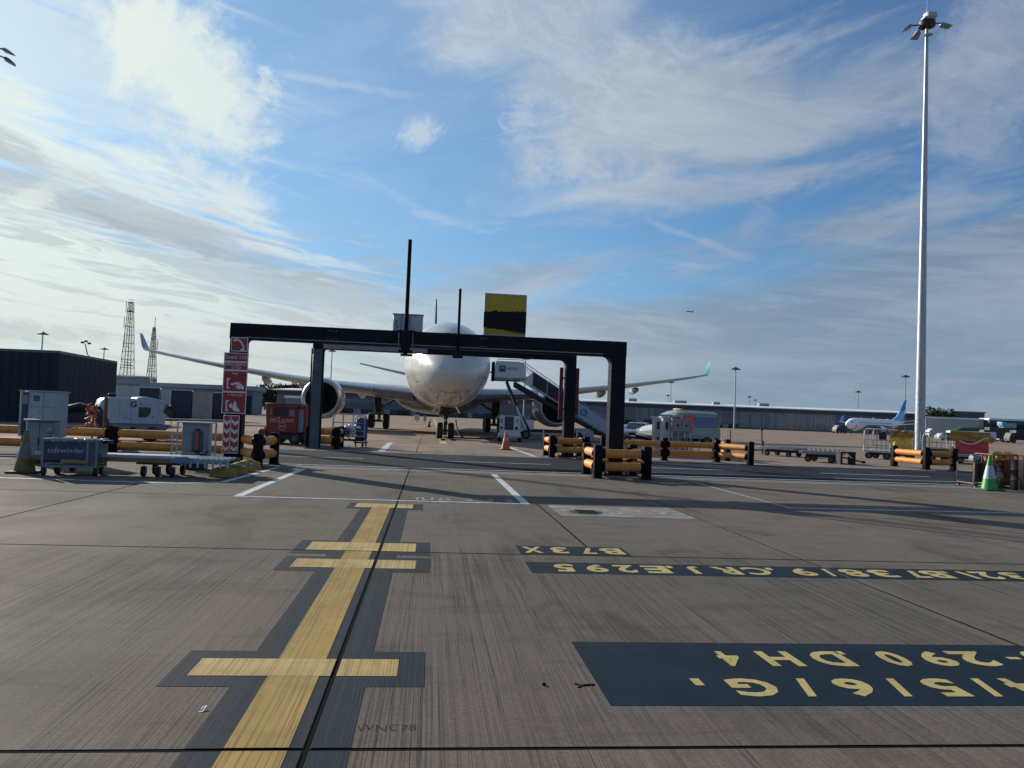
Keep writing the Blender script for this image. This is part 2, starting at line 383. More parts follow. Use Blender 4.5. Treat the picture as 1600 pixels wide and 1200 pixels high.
# worn patch panel with the drain cover
PAINT_W = mat('white_road_paint', (.50, .53, .56), .6, var=.25, vs=6, dirt=(.13, .12, .11), dm=.75)
PAINT_F = mat('faded_road_paint', (.26, .27, .27), .7, var=.3, vs=7, dirt=(.12, .11, .10), dm=1.0)
def paint(name, c, under, amount):               # paint that lets the grooved concrete through
    m = bpy.data.materials.new(name); m.use_nodes = True; n = m.node_tree; b = n.nodes['Principled BSDF']; Y = NX(n)
    P = Y.n('ShaderNodeNewGeometry').outputs['Position']; x, y, z = Y.sep(P)[:3]
    g1 = Y.noise(Y.xyz(Y.m('MULTIPLY', x, 55.0), Y.m('MULTIPLY', y, .12), 0.0), 1.0, 2, .5)
    g2 = Y.noise(Y.xyz(Y.m('MULTIPLY', x, 9.0), Y.m('MULTIPLY', y, .035), 3.0), 1.0, 4, .8)
    w = Y.noise(P, 2.2, 6, .7, .6); s_ = Y.noise(P, 45, 4, .7)
    def thin(v, c_, w_): return Y.sm(Y.m('ABSOLUTE', Y.m('SUBTRACT', v, c_)), w_*.35, w_, 1.0, 0.0)
    wear = Y.m('MAXIMUM', Y.m('MULTIPLY', thin(g1, .5, .035), .75), thin(g2, .5, .010))
    wear = Y.m('MAXIMUM', wear, Y.m('MULTIPLY', Y.sm(Y.noise(P, 3.1, 7, .75, 1.0), .60, .72), .55))
    wear = Y.m('MULTIPLY', wear, amount)
    cl = Y.mix(Y.sm(w, .3, .7), c4(*[q*.84 for q in c]), c4(*[q*1.14 for q in c]))
    cl = Y.mix(Y.m('MULTIPLY', Y.sm(s_, .55, .75), .35), cl, c4(*under))
    cl = Y.mix(wear, cl, c4(*under))
    Y.put(b.inputs['Base Color'], cl); b.inputs['Roughness'].default_value = .78; b.inputs['Specular IOR Level'].default_value = .08
    bp = Y.n('ShaderNodeBump'); bp.inputs['Strength'].default_value = .4; bp.inputs['Distance'].default_value = .004
    Y.put(bp.inputs['Height'], Y.m('SUBTRACT', 1.0, wear)); n.links.new(bp.outputs[0], b.inputs['Normal'])
    return m
YELB = paint('pale_yellow_bar_paint', (.46, .345, .15), (.16, .12, .06), .65)
YEL = paint('yellow_marking_paint', (.36, .245, .080), (.16, .12, .06), .75)
DRK = paint('dark_marking_paint', (.014, .028, .042), (.06, .055, .048), .40)
DRK2 = paint('dark_panel_paint', (.010, .023, .038), (.035, .035, .035), .25)
YEL2 = paint('yellow_letter_paint', (.46, .38, .16), (.2, .16, .08), .35)
BLUE_GREY = paint('blue_grey_paint', (.060, .075, .095), (.08, .075, .07), .45)
def rects(name, rs, z, m, parent=None, step=None):
    mb = MB()
    for x0, x1, y0, y1 in rs:                    # cut at the joints so that the joints stay open
        xe = [x0]+[JX+k*PX/2 for k in range(-20, 24) if (k % 2 == 0) and x0 < JX+k*PX/2 < x1]+[x1]
        ye = [y0]+[JY+k*PY for k in range(-3, 4) if y0 < JY+k*PY < y1]+[y1]
        for a in range(len(xe)-1):
            for b in range(len(ye)-1):
                g = GAP*.5+.002
                X0 = xe[a]+(g if a else 0); X1 = xe[a+1]-(g if a < len(xe)-2 else 0)
                Y0 = ye[b]+(g if b else 0); Y1 = ye[b+1]-(g if b < len(ye)-2 else 0)
                mb.add([(X0, Y0, z), (X1, Y0, z), (X1, Y1, z), (X0, Y1, z)], [(0, 1, 2, 3)])
    return obj(name, mb, m, parent, kind=None if parent else 'structure')
# lead-in line: dark border sheets below, yellow above, crossings butted by height steps of 2 mm
rects('marking_border', [(-1.10, -.32, -2.0, 4.74), (-1.10, -.32, 5.42, 8.06), (-1.10, -.32, 8.85, 9.02), (-1.10, -.32, 9.92, 13.15),
                         (-1.52, .03, 4.74, 5.42), (-1.52, .06, 8.06, 8.85), (-1.52, .06, 9.02, 9.92), (-1.34, -.07, 13.15, 13.98)], .002, DRK)
rects('lead_in_line', [(-.92, -.615, -2.0, 4.92), (-.92, -.615, 5.25, 8.24), (-.92, -.615, 8.70, 9.24), (-.92, -.615, 9.80, 13.35)], .004, YEL)
rects('stop_bar', [(-1.40, -.14, 4.92, 5.25), (-1.38, -.09, 8.24, 8.70), (-1.38, -.11, 9.24, 9.80), (-1.22, -.24, 13.35, 13.90)], .0045, YELB)
bp_ = rects('painted_panel', [(1.10, 7.6, 4.44, 5.69)], .002, DRK2)
mb = MB()
# the widths given are the true widths, the slant in the picture comes from the perspective
def row(mb, items, yf, yn, z, k=.62):
    for ch, xa, xb in items:
        ym = (yf+yn)/2
        xc = G((xa+xb)/2, ym)[0]; p0 = G(xa, ym)[0]; p1 = G(xb, ym)[0]; Y1 = G((xa+xb)/2, yf)[1]; Y0 = G((xa+xb)/2, yn)[1]
        # remove the part of the apparent width that is slant
        s0 = abs(G(xa, yn)[0]-G(xa, yf)[0])
        vs, fs = text_mesh(ch, 1.0, .034)
        mx = [min(v.x for v in vs), max(v.x for v in vs), min(v.y for v in vs), max(v.y for v in vs)]
        wd = max((p1-p0)-s0*.5, .05 if ch in "/'.," else .1)
        if ch in '/': vs = [Vector((0, 0, 0)), Vector((.42, 0, 0)), Vector((1, 1, 0)), Vector((.58, 1, 0))]; fs = [(0, 1, 2, 3)]; mx = [0, 1, 0, 1]; wd = .13
        if ch in '.,-': vs = [Vector((0, 0, 0)), Vector((1, 0, 0)), Vector((1, 1, 0)), Vector((0, 1, 0))]; fs = [(0, 1, 2, 3)]; mx = [0, 1, 0, 1]
        Yb0, Yb1 = Y0, Y1
        if ch in '.,': Yb0 = Y1-(Y1-Y0)*(.22 if ch == '.' else .40); wd = .06
        if ch == '-': Yb0 = Y0+(Y1-Y0)*.45; Yb1 = Yb0+.05
        for v in vs:
            a = (v.x-(mx[0]+mx[1])/2)/(mx[1]-mx[0]); b_ = (v.y-mx[2])/(mx[3]-mx[2])
            v.x, v.y, v.z = xc-a*wd, Yb1-b_*(Yb1-Yb0), z
        mb.add(vs, fs)
row(mb, [('4', 1118, 1164), ('H', 1185, 1252), ('D', 1262, 1333), ('.', 1318, 1336), ('0', 1367, 1426), ('9', 1431, 1497), ('2', 1485, 1561), ('-', 1566, 1606), ('0', 1595, 1665)], 1018.5, 1041.5, .004)
row(mb, [(',', 1088, 1107), ('G', 1136, 1221), ('/', 1247, 1273), ('6', 1300, 1375), ('/', 1387, 1423), ('5', 1439, 1515), ('/', 1520, 1564), ('4', 1566, 1640)], 1061, 1089, .004)
obj('lettering', mb, YEL2, bp_)
b2_ = rects('painted_panel', [(1.13, 9.6, 8.15, 8.76)], .002, DRK2)
mb = MB()
def rowx(mb, items, y0, y1, z):                  # items: glyph, left px, right px at mid height on a sloping row
    for ch, xa, xb in items:
        p0, p1 = xa, xb
        def gx(px):                              # march along the row to the world line y = const
            lo, hi = 840, 960
            ym = (y0+y1)/2
            for _ in range(40):
                mid = (lo+hi)/2
                if G(px, mid)[1] > ym: lo = mid
                else: hi = mid
            return G(px, mid)[0]
        X0, X1 = gx(p0), gx(p1); s0 = abs(gx(p0)/((y0+y1)/2))*(y1-y0)*.8; wd = max(X1-X0-s0*.3, .09); xc = (X0+X1)/2
        vs, fs = text_mesh(ch, 1.0, .034)
        mx = [min(v.x for v in vs), max(v.x for v in vs), min(v.y for v in vs), max(v.y for v in vs)]
        if ch == '/': vs = [Vector((0, 0, 0)), Vector((.42, 0, 0)), Vector((1, 1, 0)), Vector((.58, 1, 0))]; fs = [(0, 1, 2, 3)]; mx = [0, 1, 0, 1]; wd = .12
        if ch in '.1': vs = [Vector((0, 0, 0)), Vector((1, 0, 0)), Vector((1, 1, 0)), Vector((0, 1, 0))]; fs = [(0, 1, 2, 3)]; mx = [0, 1, 0, 1]
        A, B = y0, y1
        if ch == '.': A = y1-(y1-y0)*.3; wd = .07
        if ch == '1': wd = .07
        for v in vs:
            a = (v.x-(mx[0]+mx[1])/2)/(mx[1]-mx[0]); b_ = (v.y-mx[2])/(mx[3]-mx[2])
            v.x, v.y, v.z = xc-a*wd, B-b_*(B-A), z
        mb.add(vs, fs)
rowx(mb, [('5', 865, 899), ('9', 914, 950), ('2', 960, 995), ('E', 1004, 1046), ('.', 1047, 1056), ('J', 1076, 1099), ('R', 1114, 1156), ('C', 1161, 1205), ('.', 1206, 1213),
          ('9', 1235, 1275), ('/', 1287, 1303), ('8', 1313, 1355), ('3', 1357, 1400), ('7', 1412, 1446), ('B', 1440, 1484), ('.', 1482, 1490), ('1', 1497, 1528), ('2', 1522, 1562), ('3', 1565, 1606)], 8.25, 8.66, .004)
obj('lettering', mb, YEL2, b2_)
b3_ = rects('painted_panel', [(1.14, 2.50, 9.26, 9.84)], .002, DRK2)
mb = MB(); rowx(mb, [('X', 816, 848), ('3', 860, 888), ('7', 905, 930), ('B', 937, 974)], 9.34, 9.76, .004)
obj('lettering', mb, YEL2, b3_)
# white lines
def line(name, pts, w, z, m, kind='structure', close=False):
    mb = MB()
    for (a, b) in zip(pts[:-1], pts[1:]):
        a = Vector((*a, 0)); b = Vector((*b, 0)); t = (b-a).normalized(); q = Vector((-t.y, t.x, 0))*w/2
        e = t*w*.0
        mb.add([tuple(a-q-e+Vector((0, 0, z))), tuple(b-q+e+Vector((0, 0, z))), tuple(b+q+e+Vector((0, 0, z))), tuple(a+q-e+Vector((0, 0, z)))], [(0, 1, 2, 3)])
    return obj(name, mb, m, kind=kind)
line('white_line', [(-3.40, 14.56), (-3.34, 21.4)], .16, .004, PAINT_W)
line('white_line', [(1.84, 14.56), (1.80, 21.4)], .16, .004, PAINT_W)
line('white_line', [(-3.48, 14.48), (1.92, 14.48)], .10, .004, PAINT_W)
line('white_line', [(-12.5, 16.75), (-5.1, 16.5), (-4.35, 17.0)], .10, .004, PAINT_W)
line('white_line', [(-4.32, 16.98), (-4.05, 21.4)], .14, .004, PAINT_W)
line('white_line', [(7.3, 21.3), (7.26, 15.06)], .10, .004, PAINT_F)
line('white_line', [(7.2, 15.0), (16.5, 15.35)], .10, .004, PAINT_W)
line('white_line', [(-40, 21.62), (60, 21.62)], .07, .004, PAINT_F)
for a, b in ((-22, -17), (-12.5, -7), (-6.0, -2.2), (.5, 4.2), (7.4, 11), (14.0, 18.2), (21, 25.5)):
    line('lane_line', [(a, 26.6), (b, 26.6)], .12, .004, PAINT_W)
line('road_edge_line', [(-60, 30.9), (90, 30.9)], .15, .004, PAINT_W)
line('road_edge_line', [(-60, 22.9), (90, 22.9)], .12, .004, PAINT_W)
line('road_edge_line', [(7.0, 24.2), (60, 24.4)], .10, .004, PAINT_W)
line('white_line', [(-1.9, 31.4), (-2.0, 40.5)], .28, .005, PAINT_W)
line('white_line', [(4.3, 31.4), (4.0, 43)], .22, .005, PAINT_W)
line('white_line', [(-10, 36.5), (20, 36.9)], .12, .005, PAINT_F)
line('white_line', [(-70, 62), (120, 63.5)], .35, -.018, PAINT_F)
line('lead_in_line', [(.75, 41.2), (.78, 58.0)], .38, .005, YEL2)
line('lead_in_line', [(.78, 58.4), (.9, 220.0)], .38, -.02, YEL2)
line('taxiway_line', [(-140, 125), (200, 131)], .5, -.02, YEL2)
# TUG 233 painted ahead of the box line
mb = MB()
for ch, px in (('T', 652), ('U', 668), ('G', 695), ('2', 733), ('3', 765), ('3', 793)):
    vs, fs = text_mesh(ch, 1.0, .01); gx = G(px, 781)[0]
    for v in vs: v.x, v.y, v.z = gx+v.x*.36, 14.86+v.y*.62, .004
    mb.add(vs, fs)
obj('painted_lettering', mb, PAINT_F, kind='structure')
mb = MB(); vs, fs = text_mesh('WNC78', .11, -.003)
for v in vs: v.x, v.y, v.z = -.16+v.x*.8, 4.13+v.y*1.1+.008*math.sin(v.x*40), .003
obj('scratched_lettering', MB().add(vs, fs), SEAL, kind='structure')
# pale patched slab with a drain cover
pm = bpy.data.materials.new('patched_concrete'); pm.use_nodes = True; Y = NX(pm.node_tree); b = pm.node_tree.nodes['Principled BSDF']
P = Y.n('ShaderNodeNewGeometry').outputs['Position']; x_, y_, z_ = Y.sep(P)[:3]
ms = Y.noise(P, 2.6, 6, .75, 1.5); st = Y.noise(Y.xyz(Y.m('MULTIPLY', x_, 1.0), Y.m('MULTIPLY', y_, 9.0), 0.0), 1.0, 4, .7, .8)
Y.put(b.inputs['Base Color'], Y.mix(Y.m('MULTIPLY', Y.sm(ms, .45, .62), Y.sm(st, .42, .55)), c4(.14, .125, .11), c4(.33, .33, .31))); b.inputs['Roughness'].default_value = .8
rects('patched_concrete', [(2.24, 4.60, 12.9, 14.38)], .003, pm)
dc = MB().lathe([(0, .012), (.27, .012), (.30, .006), (.30, .0)], 20, 0, (2.78, 13.45, .0))
for k in range(-2, 3): dc.box((2.78, 13.45+k*.09, .016), (.36, .03, .008), 0)
solo('manhole_cover', 'dark round manhole cover set in the pale patched slab right of the yellow line', 'manhole cover', dc, mat('cast_iron', (.05, .045, .035), .6, .6, .3, 8))
# small litter
solo('paper_scrap', 'tiny white paper scrap on the concrete left of the yellow line', 'litter',
     MB().add([(0, 0, .002), (.022, .006, .002), (.03, .05, .02), (.008, .055, .012)], [(0, 1, 2, 3)]).add([(0, 0, .004), (.02, .008, .004), (.024, .05, .023)], [(0, 1, 2)]),
     mat('paper', (.8, .8, .8), .7), (*G(310, 1113), 0))
for px, py, lab in ((917, 1071, 'dark stain sized rubber scrap left of the large lettered panel'), (850, 1071, 'tiny black pebble on the concrete midway between line and large panel')):
    mb = MB()
    for k in range(9):
        a = random.random()*6.3; r = random.random()*.045; mb.box((r*math.cos(a)*1.8, r*math.sin(a), .002), (.03, .02, .002), 0, a)
    if px == 850: mb = MB().box((0, 0, .008), (.022, .018, .016), 0, .4, .004)
    solo('rubber_scrap' if px > 900 else 'pebble', lab, 'debris', mb, SEAL, (*G(px, py), 0))
# ------------------------------------------------------------------ far setting: terminal, hangars, masts, trees
ORANGE = mat('orange_barrier_plastic', (.62, .25, .045), .6, var=.14, vs=4, dirt=(.18, .09, .04), dm=.8, bump=.25)
BLACKP = mat('black_barrier_plastic', (.006, .007, .009), .55, var=.3, vs=6, dirt=(.02, .02, .02), dm=.4, spec=.08)
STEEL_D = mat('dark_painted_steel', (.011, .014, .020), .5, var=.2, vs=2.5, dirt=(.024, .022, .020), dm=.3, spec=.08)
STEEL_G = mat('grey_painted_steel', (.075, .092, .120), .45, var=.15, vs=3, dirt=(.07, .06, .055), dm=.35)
GALV = mat('galvanised_steel', (.36, .40, .44), .5, .55, var=.16, vs=5)
GALV_D = mat('dull_galvanised_steel', (.24, .27, .30), .5, .5, var=.2, vs=7, dirt=(.08, .07, .06), dm=.6)
WHITE = mat('white_paint', (.62, .64, .66), .38, var=.06, vs=2, dirt=(.30, .29, .27), dm=.35)
OFFW = mat('weathered_white_paint', (.34, .38, .43), .5, var=.12, vs=3, dirt=(.16, .16, .16), dm=.5)
GREYP = mat('grey_cabinet_paint', (.20, .24, .28), .48, var=.14, vs=3, dirt=(.10, .10, .10), dm=.5)
NAVY = mat('navy_paint', (.018, .036, .075), .4, var=.2, vs=3)
BLACK = mat('black_rubber', (.011, .011, .012), .62, var=.3, vs=9, dirt=(.045, .04, .038), dm=.5)
DARKM = mat('dark_machinery', (.018, .020, .024), .5, .3, var=.4, vs=9, dirt=(.09, .08, .07), dm=.5)
GLASS = mat('dark_glass', (.012, .016, .022), .08, var=.1, vs=2, spec=.7)
RED = mat('red_sign_enamel', (.27, .018, .022), .35, var=.12, vs=4, dirt=(.16, .03, .03), dm=.4)
REDT = mat('red_vehicle_paint', (.22, .014, .013), .38, var=.15, vs=2, dirt=(.10, .03, .025), dm=.5)
PRINT_W = mat('white_print', (.62, .60, .62), .5, var=.08, vs=9)
YELP = mat('yellow_paint', (.42, .30, .020), .5, var=.2, vs=5, dirt=(.10, .08, .04), dm=.8)
WALLD = mat('dark_cladding', (.020, .028, .044), .7, var=.10, vs=.6, spec=.2)
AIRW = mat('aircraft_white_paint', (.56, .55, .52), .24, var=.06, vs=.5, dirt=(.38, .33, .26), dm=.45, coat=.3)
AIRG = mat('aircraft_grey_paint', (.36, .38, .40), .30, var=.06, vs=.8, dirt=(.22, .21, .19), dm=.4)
CHROME = mat('polished_metal', (.72, .73, .75), .16, 1.0, var=.05, vs=3)
TYRE = BLACK
def win_row(parent, n, x0, dx, z, w, h, y, m=GLASS, name='window'):
    me = MB().box((0, 0, 0), (w, .06, h)).mesh('window', m)
    for i in range(n): obj(name, me, m, parent, (x0+i*dx, y, z))

# long glass pier, nearly square to the view
tX0, tY0 = G(395, 0+637.8)[0], 0
base = at(430, 640, 300); far_r = at(1440, 681, 292); 
ang = math.atan2(far_r[1]-base[1], far_r[0]-base[0]); L = math.hypot(far_r[0]-base[0], far_r[1]-base[1])
pier = thing('terminal_pier', 'long low terminal pier with dark glass bays and a pale roof across the far side', 'terminal', (base[0], base[1], 0), ang)
ROOFW = mat('pale_roof_membrane', (.72, .74, .72), .6, var=.08, vs=.1)
TG = mat('terminal_glass', (.09, .12, .15), .22, var=.25, vs=.35, spec=.6)
TGB = mat('terminal_band_cladding', (.050, .072, .115), .5, var=.12, vs=.2)
obj('wall', MB().box((L/2, 11, 4.0), (L, 20, 8.0)), mat('terminal_wall', (.12, .14, .17), .6, var=.1, vs=.1), pier)
obj('roof', MB().add([(-1.5, -1.2, 7.95), (L+1.5, -1.2, 7.95), (L+1.5, 24, 7.95), (-1.5, 24, 7.95), (-1.5, -1.2, 8.3), (L+1.5, -1.2, 8.3), (L+1.5, 24, 9.5), (-1.5, 24, 9.5)], [(0, 3, 2, 1), (4, 5, 6, 7), (0, 1, 5, 4), (1, 2, 6, 5), (2, 3, 7, 6), (3, 0, 4, 7)]), ROOFW, pier)
obj('clerestory_band', MB().box((L/2, .85, 7.2), (L, .25, 1.4)), TGB, pier)
nb = 130; bw = (L*.45)/nb
glass_me = MB().box((0, 0, 0), (bw*.82, .2, 5.9)).mesh('glass_bay', TG)
pale_me = MB().box((0, 0, 0), (bw*.82, .2, 5.9)).mesh('glass_bay', mat('terminal_glass_pale', (.20, .23, .26), .3, var=.4, vs=.4))
for i in range(nb):
    obj('glass_bay', pale_me if random.random() < .28 else glass_me, TG, pier, (L*.42+bw*(i+.5), .86, 3.4))
mb = MB()
for i in range(nb+1): mb.box((L*.42+bw*i, .78, 3.3), (.16, .3, 6.3))
for z in (.6, 3.2, 6.3): mb.box((L*.645, .74, z), (L*.45, .12, .16))
obj('mullion', mb, GALV_D, pier, kind='stuff')
obj('ribbon_window', MB().box((L*.21, .86, 4.9), (L*.41, .2, 1.5)), TG, pier)
obj('lower_band', MB().box((L*.21, .86, 2.2), (L*.41, .22, 1.2)), mat('terminal_lower_band', (.10, .12, .15), .6, var=.2, vs=.3), pier)
mb = MB()
for k in range(10): mb.box((20+k*19+random.random()*6, 18, 9.6), (2+random.random()*3, 3, 1.0+random.random()*.6))
obj('rooftop_plant', mb, GALV_D, pier, kind='stuff')
mb = MB()
for k in range(46): mb.box((14+k*3.6+random.random(), -.3, .7+random.random()*.4), (1.6+random.random()*1.6, 1.2, 1.4+random.random()*1.0), k % 3)
obj('ground_clutter', mb, [NAVY, DARKM, GREYP], pier, kind='stuff')

def hangar(label, a, b, D, h, depth, m, roofm, doors=0, cat='hangar', name='hangar', roof_h=.8, pitch=0.0):
    p = at(*a, D); q = at(*b, D*1.0); an = math.atan2(q[1]-p[1], q[0]-p[0]); l = math.hypot(q[0]-p[0], q[1]-p[1])
    t = thing(name, label, cat, (p[0], p[1], 0), an)
    obj('wall', MB().box((l/2, depth/2, h/2), (l, depth, h)), m, t)
    if pitch: r = MB().prism([(-.6, h), (l+.6, h), (l+.6, h+.3), (l/2, h+pitch), (-.6, h+.3)], -.6, depth+.6)
    else: r = MB().box((l/2, depth/2, h+roof_h/2), (l+1, depth+1, roof_h))
    obj('roof', r, roofm, t)
    if doors:
        me = MB().box((0, 0, 0), (l/doors*.78, .2, h*.78)).mesh('door', WALLD)
        for i in range(doors): obj('door', me, WALLD, t, (l/doors*(i+.5), -.08, h*.39))
    return t, l
PALE_CL = mat('pale_green_cladding', (.40, .43, .40), .6, var=.08, vs=.1)
DBLUE = mat('dark_blue_cladding', (.045, .065, .09), .6, var=.12, vs=.1)
hangar('pale green white hangar with a flat roof right of the tall floodlight mast', (1446, 679), (1545, 684), 330, 7.2, 6, PALE_CL, ROOFW)
hangar('dark blue hangar with a pale roof edge at the right edge of the photo', (1546, 684), (1700, 690), 326, 7.4, 6, DBLUE, ROOFW, 5)
hangar('far grey office block on the skyline behind the pale hangar', (1484, 683), (1538, 684), 480, 14.2, 6, DBLUE, mat('grey_roof', (.2, .22, .25), .7), cat='building', name='office_block')
hangar('small white block on the skyline just right of the tall mast', (1446, 680), (1459, 680), 500, 14.8, 4, PALE_CL, ROOFW, cat='building', name='office_block')
hangar('low pale shed in front of the trees behind the red ground power unit', (446, 641), (478, 642), 260, 4.6, 5, mat('blue_grey_cladding', (.17, .21, .25), .6, var=.1, vs=.2), ROOFW, cat='shed', name='shed')
hangar('dark blue shed with a lean roof right beside the red emergency sign', (384, 640), (399, 640), 150, 4.2, 4, DBLUE, DBLUE, cat='shed', name='shed', roof_h=.3)
hangar('long flat grey roofed building behind the row of pale containers', (228, 634), (395, 640), 140, 4.3, 5, mat('grey_blue_wall', (.12, .16, .22), .6, var=.1, vs=.2), mat('grey_blue_roof', (.24, .28, .33), .6, var=.1, vs=.2), 6, cat='building', name='warehouse')
hangar('pale blue plant room raised behind the containers at the foot of the taller lattice tower', (178, 632), (222, 633), 128, 5.6, 2.5, mat('pale_blue_cladding', (.24, .32, .40), .6, var=.1, vs=.4), ROOFW, cat='building', name='plant_room', roof_h=.2)

# dark windowless building at the left
c0 = at(88, 0, 50)[:2]; cl = at(-120, 0, 50)[:2]; cr = at(180, 0, 61)[:2]
bt = thing('dark_building', 'dark navy windowless building with a low metal roof edge at the left', 'building', (c0[0], c0[1], 0))
def wallseg(p, q, h0, h1, th):
    p = Vector((p[0]-c0[0], p[1]-c0[1], 0)); q = Vector((q[0]-c0[0], q[1]-c0[1], 0)); n = Vector((-(q-p).y, (q-p).x, 0)).normalized()*th
    return MB().add([p, q, q+n, p+n, p+Vector((0, 0, h0)), q+Vector((0, 0, h1)), q+n+Vector((0, 0, h1)), p+n+Vector((0, 0, h0))],
                    [(0, 3, 2, 1), (4, 5, 6, 7), (0, 1, 5, 4), (1, 2, 6, 5), (2, 3, 7, 6), (3, 0, 4, 7)])
bk = (cr[0]-14, cr[1]+12)
HB = 4.55
obj('wall', wallseg(cl, c0, HB, HB, .3), WALLD, bt); obj('wall', wallseg(c0, cr, HB, HB, .3), WALLD, bt)
P = [(q[0]-c0[0], q[1]-c0[1]) for q in (cl, c0, cr, bk, (cl[0]-3, cl[1]+18))]
rf = MB()
n = len(P); ex = 1.006
rf.add([(x, y, HB) for x, y in P]+[(x, y, HB+.16) for x, y in P], [tuple(range(n))[::-1], tuple(range(n, 2*n))]+[(i, (i+1) % n, (i+1) % n+n, i+n) for i in range(n)])
obj('roof', rf, mat('dark_roof_edge', (.10, .11, .13), .5, var=.1, vs=1), bt)
mb = MB()
for p, q in ((cl, c0), (c0, cr)):
    k = 14 if p == cl else 12
    for i in range(1, k):
        x = p[0]+(q[0]-p[0])*i/k-c0[0]; y = p[1]+(q[1]-p[1])*i/k-c0[1]
        mb.box((x, y-.02, HB/2), (.03, .02, HB), 0, math.atan2(q[1]-p[1], q[0]-p[0]))
obj('cladding_joint', mb, WALLD, bt, kind='stuff')

# row of pale containers and roller doors behind the air start unit
row0 = at(161, 0, 74); row1 = at(392, 0, 80); an = math.atan2(row1[1]-row0[1], row1[0]-row0[0])
def loc_on(px, D0=74, D1=80):
    return at(px, 0, D0+(D1-D0)*(px-161)/231)
CONT = mat('pale_container_paint', (.50, .56, .62), .55, var=.12, vs=.8, dirt=(.14, .13, .12), dm=.5)
CONT2 = mat('cream_container_paint', (.44, .44, .42), .55, var=.12, vs=.8, dirt=(.14, .13, .12), dm=.5)
for k, (a, b, h, m, lab) in enumerate([(162, 217, 3.25, CONT, 'long pale grey container standing above the air start unit'),
    (217, 250, 3.05, NAVY, 'dark blue ribbed container between two pale ones behind the air start unit'),
    (250, 268, 3.10, CONT, 'narrow pale container right of the ribbed dark blue one'),
    (268, 300, 2.95, NAVY, 'dark navy container nearest the right end of the air start unit'),
    (300, 333, 2.95, CONT2, 'pale container with a cream lower half left of the red sign pillar'),
    (333, 352, 2.85, NAVY, 'dark container partly hidden by the red sign pillar')]):
    p = loc_on(a); q = loc_on(b); l = math.hypot(q[0]-p[0], q[1]-p[1])
    t = thing('container', lab, 'container', (p[0], p[1], 0), an, 'containers in a row behind the air start unit')
    obj('body', MB().box((l/2, 1.3, h/2), (l-.08, 2.5, h-.1), 0, 0, .03), m, t)
    rb = MB()
    for i in range(int(l/.34)): rb.box((.2+i*.34, .03, h/2), (.12, .05, h*.86))
    obj('rib', rb, m, t, kind='stuff')
    obj('roof_rail', MB().box((l/2, 0.0, h-.02), (l, .12, .14)), CONT if m is NAVY else GALV_D, t)

# lattice radio towers
LAT = mat('weathered_lattice_steel', (.085, .09, .10), .6, .2, var=.3, vs=2)
def lattice(label, px, D, H, w0, w1, ant):
    p = at(px, 0, D); t = thing('radio_tower', label, 'tower', (p[0], p[1], 0))
    leg = MB()
    for sx, sy in ((-1, -1), (1, -1), (1, 1), (-1, 1)):
        l1 = MB().cyl((sx*w0/2, sy*w0/2, 0), (sx*w1/2, sy*w1/2, H), .07, .05, 5); obj('leg', l1, LAT, t)
    br = MB(); n = 13
    for i in range(n):
        z0, z1 = H*i/n, H*(i+1)/n; a = w0+(w1-w0)*i/n; b = w0+(w1-w0)*(i+1)/n
        A = [Vector((sx*a/2, sy*a/2, z0)) for sx, sy in ((-1, -1), (1, -1), (1, 1), (-1, 1))]; B = [Vector((sx*b/2, sy*b/2, z1)) for sx, sy in ((-1, -1), (1, -1), (1, 1), (-1, 1))]
        for k in range(4):
            br.cyl(A[k], B[(k+1) % 4], .026, n=4, cap=False); br.cyl(A[(k+1) % 4], B[k], .026, n=4, cap=False); br.cyl(B[k], B[(k+1) % 4], .032, n=4, cap=False)
    obj('bracing', br, LAT, t, kind='stuff')
    obj('ladder', MB().box((0, 0, H/2), (.12, .12, H)), LAT, t)
    for z, s, r in ant:
        if s == 'rod': obj('antenna', MB().cyl((r, 0, z), (r, 0, z+2.2), .06, n=5).box((r/2, 0, z+.3), (abs(r), .06, .06)), DARKM, t)
        if s == 'platform': obj('platform', MB().box((0, 0, z), (r, r, .12)).box((0, -r/2, z+.5), (r, .05, .05)).box((0, r/2, z+.5), (r, .05, .05)), DARKM, t)
        if s == 'dish': obj('dish', MB().cyl((r, -.2, z), (r, .15, z), .5, n=12), OFFW, t)
H1 = 21.0
lattice('taller square lattice radio tower with a boxed head left of the wing tip', 196, 152, 21.0, 2.6, .75, [(19.2, 'platform', 1.0), (21.0, 'platform', .8), (16, 'rod', -1.1), (12, 'rod', -.9), (8.6, 'platform', 1.6), (19, 'rod', -.9)])
lattice('shorter slim lattice radio tower with a spike behind the wing tip', 234.5, 158, 16.8, 2.1, .42, [(16.8, 'rod', .1), (14.5, 'platform', .9), (12.2, 'rod', .8), (8, 'rod', -.8), (10.8, 'platform', 1.1), (6, 'dish', .6)])

